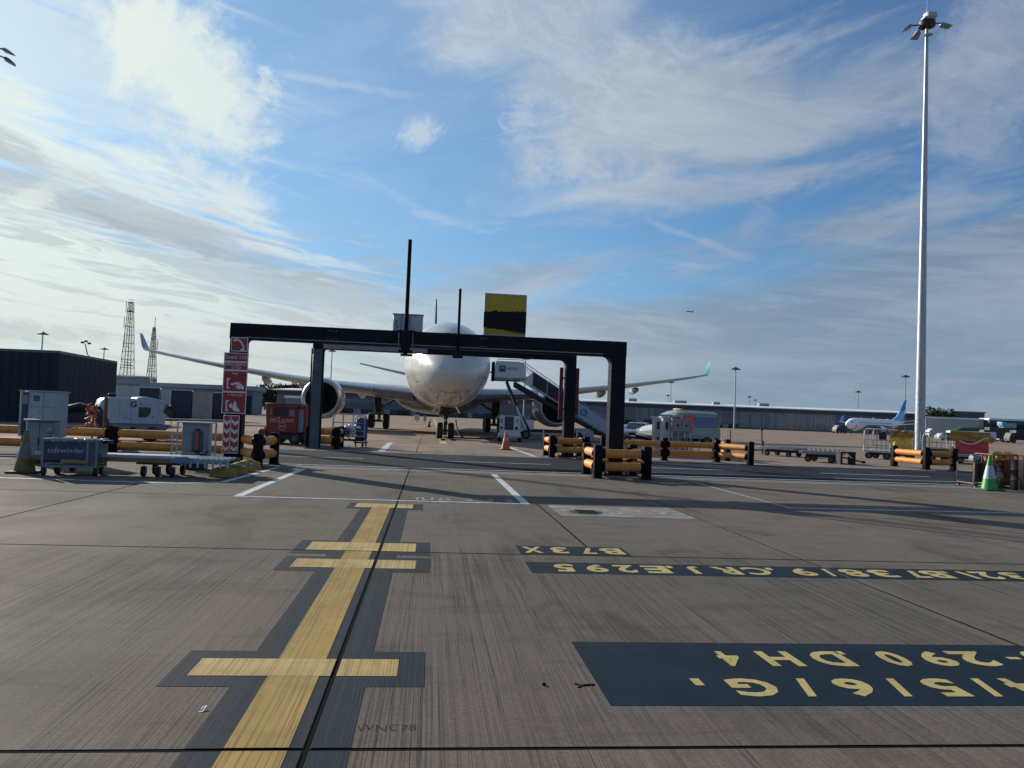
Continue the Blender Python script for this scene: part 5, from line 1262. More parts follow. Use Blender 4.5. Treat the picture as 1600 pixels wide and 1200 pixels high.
obj('notice', MB().box((w*.65, -.018, 1.38), (.22, .02, .30)).box((w*.13, -.015, 1.43), (.08, .02, .28)), mat('grey_notice', (.20, .20, .23), .5), bd)
obj('door', MB().box((w*.855, .13, 1.05), (.26, .03, 1.02), 0, 0, .006), GREYP, t)
mb = MB(); wall_text(mb, 'jet2.com', (w*.40, -.016, 1.06), .30, sx=1.0, bold=.004, shear=.1); obj('lettering', mb, mat('pale_pink_print', (.50, .36, .36), .5), bd)
mb = MB()
for k in range(20):
    a0, a1 = 2*math.pi*k/20, 2*math.pi*(k+1)/20
    mb.add([(w*.42+r*math.cos(a), -.008, .78+r*math.sin(a)) for a, r in ((a0, .15), (a1, .15), (a1, .175), (a0, .175))], [(0, 1, 2, 3)])
mb.box((w*.42, -.008, .78), (.20, .004, .05))
obj('emblem', mb, mat('pale_pink_print', (.50, .36, .36), .5), bd)
obj('front_deck', MB().box((-.16, .75, .50), (.34, 1.4, .26), 0, 0, .02), REDT, t)
obj('chassis', MB().box((w/2-.05, .75, .34), (w*1.0, 1.3, .30), 0, 0, .02), DARKM, t)
wheelsx(t, [(.28, .08), (w-.45, .08), (.28, 1.45), (w-.45, 1.45)], .26, .18)
obj('lamp', MB().cyl((-.05, .1, .63), (-.05, .1, .74), .06, n=8), GALV, t)
# maintenance / crew access platform with rails and a blue drum
p = at(521, 0, 33.5)
t = thing('access_platform', 'small wheeled access platform with tubular handrails beside the left engine', 'platform', (p[0], p[1], 0), R(4))
f = MB(); LX = 1.35
ZR = 1.42
for y in (0, .8):
    f.tube([(-.35, y, ZR-.22), (-.12, y, ZR), (LX, y, ZR)], .022, 6)
    for x in (0, .42, .85, LX): f.cyl((x, y, .45), (x, y, ZR), .018, n=6)
    for z in (.72, 1.05): f.cyl((0, y, z), (LX, y, z), .016, n=6)
f.cyl((LX, 0, ZR), (LX, .8, ZR), .02, n=6)
obj('handrail', f, GALV, t)
obj('deck', MB().box((.65, .4, .47), (1.5, .86, .05), 0, 0, .008), GREYP, t)
obj('toolbox', MB().box((.42, .3, .66), (.62, .40, .30), 0, 0, .02), mat('blue_grey_box', (.16, .18, .24), .5), t)
fr_ = MB(); fr_.box((.65, .0, .30), (1.4, .05, .06)).box((.65, .8, .30), (1.4, .05, .06))
for x in (.1, .65, 1.2): fr_.cyl((x, 0, .44), (x+.3, .8, .2), .02, n=6)
obj('chassis', fr_, DARKM, t)
for x, y in ((0, 0), (1.3, 0), (0, .8), (1.3, .8)): caster(t, x, y, .11, .05, .2)
mb = MB()
for k in range(6): mb.tube([(.2+.16*k, .1, .55), (.24+.15*k, .05, .75+.05*(k % 3)), (.34+.15*k, .15, .60), (.30+.15*k, .2, .5)], .028, 6)
solo('hose_coil', 'dark hoses coiled on the small access platform beside the left engine', 'hose', mb, DARKM, (p[0], p[1], 0), R(4))
mb = MB()
for k in range(5): mb.lathe([(.01, .16+.05*(k % 2)), (.10, .12), (.14, .03), (.10, 0)], 8, 0, (.55+.13*k, .3+.08*(k % 2), .82-.20*(k > 9)))
solo('white_bags', 'white plastic bundles on the small access platform', 'bags', mb, mat('white_plastic', (.55, .57, .62), .4), (p[0]+.05, p[1], -.32+.30), R(4))
pz = at(566, 0, 34.2)
t = thing('covered_trolley', 'upright blue covered trolley at the right end of the small access platform', 'trolley', (pz[0], pz[1], 0), R(5))
mb = MB(); rings = []
for z, r in ((.30, .18), (.36, .26), (.9, .28), (1.2, .25), (1.30, .15)): rings.append([(math.cos(a)*r*(1+.07*math.sin(5*a)), math.sin(a)*r*(1+.07*math.cos(4*a)), z) for a in [2*math.pi*k/20 for k in range(20)]])
obj('cover', mb.loft(rings, 0, True), mat('blue_cover_fabric', (.045, .07, .20), .7, var=.25, vs=5), t)
obj('frame', MB().tube([(-.22, -.1, .15), (-.26, -.1, 1.2), (-.15, -.1, 1.36), (.15, -.1, 1.36), (.26, -.1, 1.2), (.22, -.1, .15)], .02, 6).box((0, 0, .2), (.6, .5, .05)), DARKM, t)
for x in (-.22, .22): caster(t, x, 0, .1, .05, .16)
p = at(486, 0, 36)
t = thing('wire_trolley', 'low wire sided trolley standing behind the far left gantry post', 'trolley', (p[0], p[1], 0))
f = MB()
for x in (-.42, -.14, .14, .42): f.cyl((x, 0, .3), (x, 0, .95), .013, n=5).cyl((x, .6, .3), (x, .6, .95), .013, n=5)
for z in (.45, .7, .95): f.cyl((-.42, 0, z), (.42, 0, z), .014, n=5).cyl((-.42, .6, z), (.42, .6, z), .014, n=5)
obj('cage', f, DARKM, t); obj('deck', MB().box((0, .3, .28), (.95, .7, .06)), DARKM, t); wheelsx(t, [(-.3, .05), (.3, .05)], .12, .05)
# white ground power unit beside the nose gear
D = 48.3; p = at(779, 0, D); q = at(816, 0, D); w = math.hypot(q[0]-p[0], q[1]-p[1])
t = thing('ground_power_unit', 'white ground power unit with a black grille by the right side of the nose gear', 'ground unit', (p[0], p[1], 0), math.atan2(q[1]-p[1], q[0]-p[0]))
bd = obj('body', MB().box((w/2-.02, 1.2, 1.08), (w*.86, 2.4, 1.1), 0, 0, .04), WHITE, t)
obj('grille', MB().box((w*.46, -.01, 1.16), (w*.38, .04, .84), 0, 0, .01), mat('grille_black', (.02, .022, .03), .6), bd)
gm = MB()
for k in range(7): gm.box((w*.46, -.035, .80+k*.12), (w*.36, .02, .02))
obj('louvre', gm, GREYP, bd)
obj('lamp', MB().cyl((w*.15, -.03, .86), (w*.15, .02, .86), .08, n=12).cyl((w*.78, -.03, .86), (w*.78, .02, .86), .10, n=12), DARKM, bd)
obj('decal', MB().box((w*.15, -.008, 1.3), (.14, .02, .3)).box((w*.80, -.008, 1.35), (.12, .02, .2)), GREYP, bd)
obj('bumper', MB().box((w/2-.02, .0, .40), (w*.98, .30, .26), 0, 0, .03), WHITE, t)
gm = MB()
for k in range(8): gm.prism([(.08+k*.17, .30), (.16+k*.17, .30), (.24+k*.17, .40), (.16+k*.17, .40)], -.156, -.152)
obj('hazard_stripe', gm, YELP, t)
obj('chassis', MB().box((w/2, 1.2, .36), (w*.8, 2.2, .2)), DARKM, t)
wheels(t, [(.10, .35), (w-.12, .35), (.10, 2.1), (w-.12, 2.1)], .27, .2)
obj('hood', MB().tube([(.02, .3, 1.55), (.3, .3, 1.72), (w-.3, .3, 1.72), (w-.05, .3, 1.55)], .03, 6), GALV_D, t)
g0 = G(712, 685)
solo('power_cable', 'thick black power cable sagging on the ground between nose gear and white power unit', 'cable',
     MB().tube([(0, .5, 1.2), (.08, .2, .7), (.22, -.3, .22), (.6, -.7, .04), (1.3, -.9, .04), (2.1, -.8, .04), (2.6, -.4, .10), (2.85, .1, .45), (2.9, .4, .8)], .05, 8).tube([(-.9, -.5, .04), (-.2, -.6, .04), (.7, -.75, .04)], .05, 8), BLACK, (g0[0], g0[1]+.9, 0))
for px, lab in ((692, 'small dark wheel chock in front of the left nose wheel'), (708, 'small dark wheel chock in front of the right nose wheel')):
    g_ = G(px, 688.5); solo('wheel_chock', lab, 'chock', MB().prism([(-.16, 0), (.16, 0), (.12, .12), (-.12, .12)], -.08, .08), mat('maroon_rubber', (.06, .02, .02), .7), (g_[0], g_[1], 0))
g_ = G(656, 655)
t = thing('stand_number_sign', 'tiny pale number sign standing far behind under the aircraft belly', 'sign', (*at(657, 0, 120)[:2], 0))
obj('panel', MB().box((-.5, 0, .75), (.75, .08, .9), 0, 0, .02), mat('cream_sign', (.5, .46, .34), .5), t); obj('panel', MB().box((.7, 0, .7), (.5, .08, .8), 0, R(30), .02), YELP, t)
obj('stand', MB().box((-.5, 0, .15), (.06, .06, .4)).box((.7, 0, .15), (.06, .06, .4)).cyl((1.6, 0, 0), (1.6, 0, .8), .09, .02, 8), DARKM, t)
for px, D, lab in ((671, 87, 'small dark cone far out on the apron left of the nose wheels'),):
    g_ = at(px, 0, D); solo('marker_cone', lab, 'cone', MB().cyl((0, 0, 0), (0, 0, .7), .22, .04, 10).box((0, 0, .03), (.5, .5, .06)), DARKM, (g_[0], g_[1], -.02))

# passenger stairs
D = 54.5
pA = at(772, 0, D); pB = at(812, 0, D); pF = at(956, 0, D+.3)
an = math.atan2(pF[1]-pA[1], pF[0]-pA[0]); Lt = math.hypot(pF[0]-pA[0], pF[1]-pA[1]); Lp = math.hypot(pB[0]-pA[0], pB[1]-pA[1])
t = thing('passenger_stairs', 'white and dark mobile passenger stairs leading down from the aircraft door to the right', 'aircraft stairs', (pA[0], pA[1], 0), an)
ZP = 4.28; Z0 = .45
run0, run1 = Lp+.15, Lt
slope = (ZP-Z0)/(run1-run0)
def zs(x): return ZP-(x-run0)*slope
obj('platform', MB().box((Lp/2+.1, 1.1, ZP-.08), (Lp+.5, 2.3, .16), 0, 0, .01), GALV_D, t)
pn = obj('side_panel', MB().prism([(-.08, ZP+.02), (Lp+.38, ZP+.02), (Lp+.20, ZP+1.12), (-.02, ZP+1.12)], -.06, 0), WHITE, t)
obj('side_panel', MB().prism([(-.08, ZP+.02), (Lp+.38, ZP+.02), (Lp+.20, ZP+1.12), (-.02, ZP+1.12)], 2.2, 2.26), WHITE, t)
obj('badge', MB().box((.46, -.075, ZP+.64), (.46, .02, .44), 0, 0, .01), mat('navy_badge', (.012, .02, .09), .4), pn)
mb = MB(); wall_text(mb, 'M', (.46, -.090, ZP+.64), .42, bold=-.004); obj('lettering', mb, PRINT_W, pn)
mb = MB(); wall_text(mb, 'MENZIES', (1.18, -.066, ZP+.64), .26, bold=.0, sx=.85); obj('lettering', mb, mat('navy_badge', (.012, .02, .09), .4), pn)
obj('door_bumper', MB().box((-.18, 1.1, ZP+.45), (.22, 2.4, 1.3), 0, 0, .05), BLACKP, t)
f = MB()
for y in (-.03, 2.23):
    f.tube([(.1, y, ZP+1.12), (.1, y, ZP+1.3), (Lp, y, ZP+1.3), (Lp+.4, y, ZP+1.0), (run0+1.4, y, zs(run0+1.4)+1.12), (run0+2.9, y, zs(run0+2.9)+1.05), (run1-.2, y, zs(run1-.2)+.95)], .028, 6)
    for k in range(9): x = run0+.25+k*.33; f.cyl((x, y, zs(x)+.6), (x, y, zs(x)+1.16), .014, n=5)
    f.tube([(Lp+.3, y, ZP+.7), (run0+1.4, y, zs(run0+1.4)+.85), (run0+2.6, y, zs(run0+2.6)+.85)], .018, 5)
obj('handrail', f, GALV, t)
def side(x0, x1, lo, hi, y, m, name):
    return obj(name, MB().prism([(x0, zs(x0)+lo), (x1, zs(x1)+lo), (x1, zs(x1)+hi), (x0, zs(x0)+hi)], y-.03, y+.03), m, t)
xm = run0+(run1-run0)*.60; xa = run0+.55
obj('upper_cheek', MB().prism([(run0-.5, ZP-.02), (xa+.25, zs(xa+.25)-.30), (xa+.1, zs(xa)+.75), (run0+.05, ZP-.02)], -.05, 0), WHITE, t)
DP = mat('dark_stair_panel', (.016, .018, .022), .55, var=.15, vs=3)
for k in range(3):
    x0 = xa+.15+(xm-xa-.15)*k/3; x1 = xa+.15+(xm-xa-.15)*(k+1)/3-.04; side(x0, x1, -.05, .88, -.04, DP, 'dark_panel'); side(x0, x1, -.05, .88, 2.24, DP, 'dark_panel')
side(xa, xm, -.16, -.06, -.07, GALV, 'trim_rail'); side(xa, xm, .88, .95, -.07, GALV, 'trim_rail')
mb = MB()
for k in range(4):
    x = xa+.12+(xm-xa-.15)*k/3; mb.box((x, -.08, zs(x)+.40), (.05, .03, .95))
obj('panel_frame', mb, GALV, t)
lp = side(xm, run1, -.12, .86, -.05, mat('pale_blue_stair_panel', (.30, .38, .46), .4, var=.06, vs=1), 'lower_panel'); side(xm, run1, -.12, .86, 2.24, mat('pale_blue_stair_panel', (.3, .38, .46)), 'lower_panel')
mb = MB(); cx = xm+.52; cz = zs(cx)+.36
mb.cyl((cx, -.087, cz), (cx, -.083, cz), .27, n=24)
obj('round_logo', mb, mat('teal_print', (.02, .16, .22), .5), lp)
mb = MB()
for a in (R(90), R(210), R(330)): mb.cyl((cx+.10*math.cos(a), -.092, cz+.10*math.sin(a)), (cx+.10*math.cos(a), -.088, cz+.10*math.sin(a)), .075, n=10)
obj('clover_mark', mb, mat('pale_blue_stair_panel', (.3, .38, .46)), lp)
obj('stringer', MB().prism([(run0-.6, ZP-.2), (run1, zs(run1)-.14), (run1, zs(run1)-.32), (run0-.6, ZP-.55)], .05, .25).prism([(run0-.6, ZP-.2), (run1, zs(run1)-.14), (run1, zs(run1)-.32), (run0-.6, ZP-.55)], 1.95, 2.15), DARKM, t)
me = MB().box((0, 1.1, 0), (.30, 1.8, .05)).mesh('step', GALV_D); nst = 19
for k in range(nst):
    x = run0+(run1-run0)*(k+.5)/nst; obj('step', me, GALV_D, t, (x, 0, zs(x)-.02))
obj('support_leg', MB().cyl((Lp*.45, .3, ZP-.2), (Lp*.85+.1, .3, 2.2), .08, n=8).cyl((Lp*.82, .3, 2.35), (Lp+.75, .3, .6), .12, n=8), DARKM, t)
obj('support_leg', MB().cyl((Lp*.85, 1.9, 2.4), (Lp+.75, 1.9, .6), .12, n=8).cyl((Lp*.45, 1.9, ZP-.2), (Lp*.85, 1.9, 2.3), .08, n=8), WHITE, t)
obj('white_strut', MB().cyl((Lp*.84, .1, 2.3), (Lp*.84+.75, .1, .75), .085, n=8), WHITE, t)
ch = obj('chassis', MB().box((Lt*.62, 1.1, .62), (Lt*.66, 1.7, .22), 0, 0, .02), DARKM, t)
obj('cab_box', MB().box((Lp+.55, 1.1, .95), (1.0, 1.7, .85), 0, 0, .03), WHITE, t)
obj('battery_box', MB().box((xm+.55, .6, .60), (1.6, .9, .62), 0, 0, .03).box((xm+.55, .12, .62), (.8, .05, .36), 0, 0, .01, ), OFFW, t)
obj('louvre', MB().box((xm+.3, .13, .62), (.55, .04, .40)), DARKM, t)
wheelsx(t, [(Lp+.5, .2), (Lp+.5, 2.0), (Lt*.72, .2), (Lt*.72, 2.0)], .33, .24)
for x in (Lp+1.7, xm+.1): obj('stabiliser', MB().cyl((x, -.12, .02), (x, -.12, .8), .05, n=8).cyl((x, -.12, 0), (x, -.12, .04), .14, n=10), WHITE, t)

# ------------------------------------------------------------------ right side vehicles
def car_body(L, prof_lo, prof_hi, W):
    pass
def vehicle(name, label, cat, px0, px1, D, stations, W, paint, glass_q, wheels_x, rw, flip=False, yaw=None):
    p = at(px0, 0, D); q = at(px1, 0, D); an = math.atan2(q[1]-p[1], q[0]-p[0]) if yaw is None else yaw
    t = thing(name, label, cat, (p[0], p[1], 0), an)
    return t, math.hypot(q[0]-p[0], q[1]-p[1])
# silver car, three quarter front view
p = at(1000, 0, 63)
def car(label, p, yaw, paint):
    t = thing('parked_car', label, 'car', (p[0], p[1], 0), yaw)
    L, Wd = 4.3, 1.78                             # nose at -Y
    prof = [(-2.15, .42, .62, .60), (-2.10, .30, .78, .80), (-1.7, .24, .92, .87), (-1.0, .22, 1.00, .89), (1.5, .22, 1.02, .89), (2.0, .26, 1.0, .86), (2.13, .35, .85, .80)]
    b = MB(); rings = []
    for y, z0, z1, hw in prof:
        rings.append([(-hw*.92, y, z0), (hw*.92, y, z0), (hw, y, z0+.15), (hw, y, (z0+z1)/2+.06), (hw*.93, y, z1), (-hw*.93, y, z1), (-hw, y, (z0+z1)/2+.06), (-hw, y, z0+.15)])
    bd = obj('body', b.loft(rings, 0, True), paint, t)
    g = MB(); rings = []
    for y, z, hw in ((-.95, 1.0, .80), (-.25, 1.40, .66), (.1, 1.46, .64), (1.1, 1.45, .62), (1.55, 1.32, .63), (2.0, 1.0, .78)):
        rings.append([(-.82 if z < 1.1 else -.80, y, .99), (.80, y, .99), (hw, y, z+.002), (-hw, y, z+.002)])
    obj('cabin_glass', g.loft(rings, 0, True, False), GLASS, t)
    obj('roof', MB().loft([[(-hw, y, z), (hw, y, z), (hw, y, z+.03), (-hw, y, z+.03)] for y, z, hw in ((-.28, 1.395, .67), (.1, 1.455, .65), (1.1, 1.445, .63), (1.5, 1.34, .62))], 0, True, False), paint, t)
    pm_ = MB()
    for sx in (-1, 1): pm_.cyl((sx*.80, -.92, 1.0), (sx*.66, -.25, 1.41), .035, n=6).cyl((sx*.82, .35, 1.0), (sx*.66, .35, 1.43), .03, n=6).cyl((sx*.80, 1.98, 1.0), (sx*.63, 1.5, 1.36), .05, n=6)
    obj('pillar', pm_, paint, t)
    for sx in (-.62, .62): obj('headlight', MB().box((sx, -2.09, .70), (.34, .10, .16), 0, 0, .03), mat('lamp_glass', (.5, .5, .48), .1), t)
    obj('grille', MB().box((0, -2.15, .62), (.72, .05, .20), 0, 0, .02).box((0, -2.16, .38), (1.2, .05, .14), 0, 0, .02), DARKM, t)
    obj('number_plate', MB().box((0, -2.18, .47), (.50, .02, .11)), WHITE, t)
    for sx in (-1, 1): obj('mirror', MB().box((sx*.98, -.72, 1.02), (.18, .12, .13), 0, 0, .03), paint, t)
    wheels(t, [(-.80, -1.35), (.80, -1.35), (-.80, 1.3), (.80, 1.3)], .32, .2)
    return t
car('silver grey hatchback facing the camera behind the near right gantry post', at(997, 0, 60), R(-24), mat('silver_car_paint', (.36, .36, .38), .28, .5, var=.05, vs=1, coat=.5))
# green and white high roof van, nose to the left
D = 53; p = at(1020, 0, D-1.2); q = at(1126, 0, D+1.0)
an = math.atan2(q[1]-p[1], q[0]-p[0]); LV = math.hypot(q[0]-p[0], q[1]-p[1])
t = thing('panel_van', 'pale green and white high roof panel van with a yellow green side stripe', 'van', (p[0], p[1], 0), an)
VP = mat('pale_green_van_paint', (.27, .34, .34), .32, var=.05, vs=1, coat=.4)
VS = [(0.0, .45, .95), (.06, .38, 1.05), (.45, .35, 1.22), (1.05, .35, 1.36), (1.15, .35, 1.45), (1.75, .35, 2.16), (2.25, .35, 2.36), (2.8, .35, 2.44), (LV-.35, .35, 2.42), (LV-.10, .38, 2.30), (LV, .45, 1.2)]
rings = []; b = MB()
for x, z0, z1 in VS:
    h = .0 if z1 < 1.4 else .10
    rings.append([(x, .03, z0), (x, 0, z0+.25), (x, 0, min(1.3, z1-.08)), (x, .07+h*.3, z1-.14), (x, .25+h, z1), (x, 1.75-h, z1), (x, 1.93-h*.3, z1-.14), (x, 2.0, min(1.3, z1-.08)), (x, 2.0, z0+.25), (x, 1.97, z0)])
bd = obj('body', b.loft(rings, 0, True), VP, t)
obj('bonnet', MB().loft([[(x, .10, z), (x, 1.9, z), (x, 1.9, z+.02), (x, .10, z+.02)] for x, z in ((.04, 1.02), (.45, 1.215), (1.05, 1.355))], 0, True), WHITE, bd)
obj('windscreen', MB().loft([[(x-.015, .22, z), (x-.015, 1.78, z), (x-.03, 1.78, z+.015), (x-.03, .22, z+.015)] for x, z in ((1.17, 1.47), (1.72, 2.11))], 0, True), GLASS, bd)
obj('window', MB().prism([(1.30, 1.36), (2.15, 1.36), (2.15, 1.98), (1.74, 1.98)], -.03, .02), GLASS, bd)
sg_ = obj('side_graphic', MB().prism([(3.40, 1.28), (LV-.30, 1.28), (LV-.28, 2.05), (3.36, 2.05)], -.012, -.002), mat('blue_grey_graphic', (.12, .17, .32), .4), bd)
obj('green_stripe', MB().prism([(LV*.30, 1.12), (LV-.10, 1.12), (LV-.10, 1.19), (LV*.30, 1.19)], -.016, -.004).prism([(LV-.18, 1.2), (LV-.11, 1.2), (LV-.16, 2.20), (LV-.22, 2.22)], -.016, .03).prism([(1.9, 2.19), (LV-.26, 2.19), (LV-.26, 2.23), (1.9, 2.23)], -.016, .03), mat('lime_stripe', (.22, .36, .05), .45), bd)
obj('red_panel', MB().prism([(2.55, 1.02), (3.10, 1.02), (3.25, 1.22), (3.25, 2.12), (2.55, 2.12)], -.02, -.002), mat('red_orange_panel', (.80, .08, .045), .45), bd)
obj('headlight', MB().box((.10, .14, .98), (.20, .26, .22), 0, 0, .05).box((.10, 1.86, .98), (.20, .26, .22), 0, 0, .05), mat('lamp_glass', (.5, .5, .48), .1), bd)
obj('bumper', MB().box((.04, 1.0, .52), (.24, 2.0, .32), 0, 0, .05), BLACKP, t)
obj('sill', MB().box((LV*.5, .02, .44), (LV*.8, .08, .20), 0, 0, .02), BLACKP, t)
obj('mirror', MB().box((1.32, -.12, 1.45), (.12, .20, .28), 0, 0, .03), BLACKP, t)
obj('roof_beacon', MB().box((2.7, 1.0, 2.50), (.22, .9, .12), 0, 0, .03).box((3.1, .9, 2.48), (.5, .4, .05)), mat('amber_lens', (.40, .26, .10), .3), t)
wheelsx(t, [(1.0, .06), (LV-1.15, .06), (1.0, 1.94), (LV-1.15, 1.94)], .34, .22)
# supply cabinets behind the barrier
def cab(label, px0, px1, D, h, m, kind):
    p = at(px0, 0, D); q = at(px1, 0, D); w = math.hypot(q[0]-p[0], q[1]-p[1])
    t = thing('supply_cabinet', label, 'cabinet', (p[0], p[1], 0), math.atan2(q[1]-p[1], q[0]-p[0]))
    bd = obj('housing', MB().box((w/2, .35, h/2+.05), (w, .7, h-.1), 0, 0, .012), m, t); obj('plinth', MB().box((w/2, .35, .03), (w-.05, .62, .06)), DARKM, t)
    obj('roof_cap', MB().box((w/2-.02, .35, h+.01), (w+.12, .82, .05), 0, 0, .008), WHITE, t)
    if kind: 
        obj('socket', MB().box((w*.5, -.02, h*.78), (w*.30, .05, h*.20), 0, 0, .01).box((w*.5, -.02, h*.42), (w*.26, .05, h*.08), 0, 0, .01), DARKM, bd)
    return t, bd, w
CAB = mat('cream_cabinet_paint', (.46, .46, .44), .45, var=.07, vs=2, dirt=(.25, .24, .22), dm=.4); CABG = mat('double_cabinet_grey', (.22, .23, .22), .5, var=.08, vs=2)  # cream for the narrow cabinets, plain grey for the wide double one
cab('narrow cream supply cabinet with black sockets, leftmost of the group', 1023, 1034, 39.5, 1.83, CAB, 1)
cab('second narrow cream supply cabinet, between the first and the wide grey one', 1036, 1048, 38.6, 1.84, CAB, 1)
p = at(1050, 0, 38.2); q = at(1081, 0, 38.2); w = math.hypot(q[0]-p[0], q[1]-p[1])
t = thing('supply_cabinet', 'wide grey double cabinet on legs beside the cream supply cabinets', 'cabinet', (p[0], p[1], 0), math.atan2(q[1]-p[1], q[0]-p[0]))
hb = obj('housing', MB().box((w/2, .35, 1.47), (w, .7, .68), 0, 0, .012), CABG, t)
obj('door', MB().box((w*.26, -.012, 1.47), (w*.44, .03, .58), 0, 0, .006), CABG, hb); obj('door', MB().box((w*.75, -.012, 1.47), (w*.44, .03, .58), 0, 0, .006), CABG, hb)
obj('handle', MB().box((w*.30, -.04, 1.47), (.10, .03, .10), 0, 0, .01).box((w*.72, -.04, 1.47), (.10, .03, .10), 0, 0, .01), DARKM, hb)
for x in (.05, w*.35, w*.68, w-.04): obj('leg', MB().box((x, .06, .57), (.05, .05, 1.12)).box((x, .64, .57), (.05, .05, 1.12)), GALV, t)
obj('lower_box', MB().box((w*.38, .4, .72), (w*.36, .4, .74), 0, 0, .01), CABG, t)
mb = MB()
for k in range(4): mb.tube([(w*.6+k*.08, .1, 1.13), (w*.58+k*.09, .05, .75), (w*.62+k*.07, .1, .35), (w*.6+k*.08, .2, .08)], .022, 6)
obj('cable', mb, BLACK, t)
p = at(1088, 0, 38.6)
t = thing('tube_frame', 'thin pale tube stand to the right of the grey cabinets in front of the van', 'frame', (p[0], p[1], 0))
obj('leg', MB().cyl((-.18, 0, 0), (-.18, 0, 1.0), .025, n=6), GALV_D, t); obj('leg', MB().cyl((.18, 0, 0), (.18, 0, 1.0), .025, n=6), GALV_D, t); obj('crossbar', MB().cyl((-.18, 0, .98), (.18, 0, .98), .025, n=6).cyl((-.18, 0, .5), (.18, 0, .5), .02, n=6), GALV_D, t)
p = at(1137, 0, 40)
for k, lab in ((0, 'thin dark standing pin right of the green van, left of two'), (1, 'thin dark standing pin right of the green van, right of two')):
    solo('marker_pin', lab, 'post', MB().cyl((0, 0, 0), (0, 0, 1.32), .03, n=8).cyl((0, 0, 0), (0, 0, .05), .12, n=10), DARKM if k else GALV, (p[0]+k*.16, p[1], 0))

# flat roller dollies
def dolly(label, pa, pb, hgt, D0, D1, rz_extra=0):
    p = at(pa, 0, D0); q = at(pb, 0, D1); w = math.hypot(q[0]-p[0], q[1]-p[1])
    t = thing('container_dolly', label, 'dolly', (p[0], p[1], 0), math.atan2(q[1]-p[1], q[0]-p[0]), 'flat roller dollies on the road side')
    obj('frame', MB().box((w/2, .05, hgt), (w, .08, .12), 0, 0, .01).box((w/2, 1.5, hgt), (w, .08, .12), 0, 0, .01).box((.04, .78, hgt), (.08, 1.5, .12)).box((w-.04, .78, hgt), (.08, 1.5, .12)), GALV_D, t)
    me = MB().cyl((0, .1, 0), (0, 1.46, 0), .05, n=8).mesh('roller', GALV_D)
    n = int(w/.2)
    for k in range(n): obj('roller', me, GALV_D, t, (.12+k*(w-.24)/(n-1), 0, hgt+.02))
    mb = MB()
    for k in range(n): mb.box((.12+k*(w-.24)/(n-1), .05, hgt+.12), (.05, .05, .12)).box((.16+k*(w-.24)/(n-1), 1.5, hgt+.12), (.05, .05, .12))
    obj('guide_pin', mb, OFFW, t, kind='stuff')
    obj('chassis', MB().box((w/2, .78, hgt-.14), (w*.8, .7, .14)), DARKM, t)
    wheelsx(t, [(w*.2, .2), (w*.8, .2), (w*.2, 1.35), (w*.8, 1.35)], hgt*.34, .10)
    obj('tow_bar', MB().cyl((w, .78, hgt-.15), (w+.9, .78, .12), .035, n=6).cyl((w+.85, .78, .12), (w+1.0, .78, .12), .06, n=8), DARKM, t)
    return t, w
dolly('flat roller dolly farther from the camera, right of the long barrier run', 1186, 1242, .42, 42.5, 41.0)
dolly('flat roller dolly nearer to the camera, in front of the first, with rollers showing', 1250, 1311, .44, 36.6, 35.6)
p = at(1192, 0, 43.5)
solo('tow_bar', 'rust brown tow bar standing upright at the left end of the far dolly', 'tow bar', MB().cyl((0, 0, 0), (-.06, 0, 1.42), .05, .04, 8).box((-.06, 0, 1.40), (.16, .08, .10), 0, 0, .01).box((.02, 0, .6), (.12, .06, .3)), mat('rusty_brown', (.09, .06, .05), .8, var=.4, vs=9), (p[0], p[1], 0))
solo('equipment_stand', 'small black trestle at the right end of the nearer flat dolly', 'stand', MB().box((0, 0, .55), (.75, .5, .06)).box((-.3, 0, .27), (.1, .4, .54)).box((.3, 0, .27), (.16, .4, .54)), DARKM, (*at(1322, 0, 35.4)[:2], 0))
# wire cage baggage trolley and tarpaulin trolleys
def cage(label, pa, pb, D0, D1, H=1.66, tarp=None, group='baggage trolleys round the tall mast'):
    p = at(pa, 0, D0); q = at(pb, 0, D1); w = math.hypot(q[0]-p[0], q[1]-p[1])
    t = thing('baggage_trolley', label, 'baggage trolley', (p[0], p[1], 0), math.atan2(q[1]-p[1], q[0]-p[0]), group)
    obj('deck', MB().box((w/2, .75, .42), (w, 1.5, .12), 0, 0, .02), OFFW, t)
    obj('chassis', MB().box((w/2, .75, .30), (w*.8, .8, .12)), DARKM, t)
    wheelsx(t, [(w*.18, .15), (w*.82, .15), (w*.18, 1.35), (w*.82, 1.35)], .19, .12)
    for y in (0, 1.5):
        f = MB()
        f.tube([(.02, y, .44), (.08, y, .9), (.06, y, H-.15), (.16, y, H), (w-.16, y, H), (w-.06, y, H-.15), (w-.1, y, .9), (w-.02, y, .44)], .032, 7)
        obj('side_frame', f, OFFW, t)
        m_ = MB()
        for k in range(1, 6): m_.cyl((w*k/6, y, .48), (w*k/6, y, H), .012, n=4)
        for z in (.75, 1.05, 1.35): m_.cyl((.06, y, z), (w-.06, y, z), .012, n=4)
        obj('mesh_side', m_, GALV_D, t)
    return t, w
t, w = cage('empty wire cage baggage trolley left of the yellow tarpaulin', 1349, 1393, 43.5, 42.5)
obj('plate', MB().box((w*.70, -.03, 1.27), (.38, .02, .36)), DARKM, t)
t, w = cage('baggage trolley with a crumpled yellow tarpaulin right next to the mast', 1391, 1427, 42.8, 42.2, 1.62)
TY = mat('yellow_tarpaulin', (.70, .46, .07), .5, var=.3, vs=2.5, bump=.5, dirt=(.12, .07, .02), dm=.6); TB = mat('brown_tarpaulin', (.34, .19, .035), .6, var=.3, vs=2.5, bump=.5)
TR = mat('red_tarpaulin', (.55, .05, .06), .5, var=.2, vs=2.5, bump=.4, dirt=(.2, .03, .03), dm=.4)
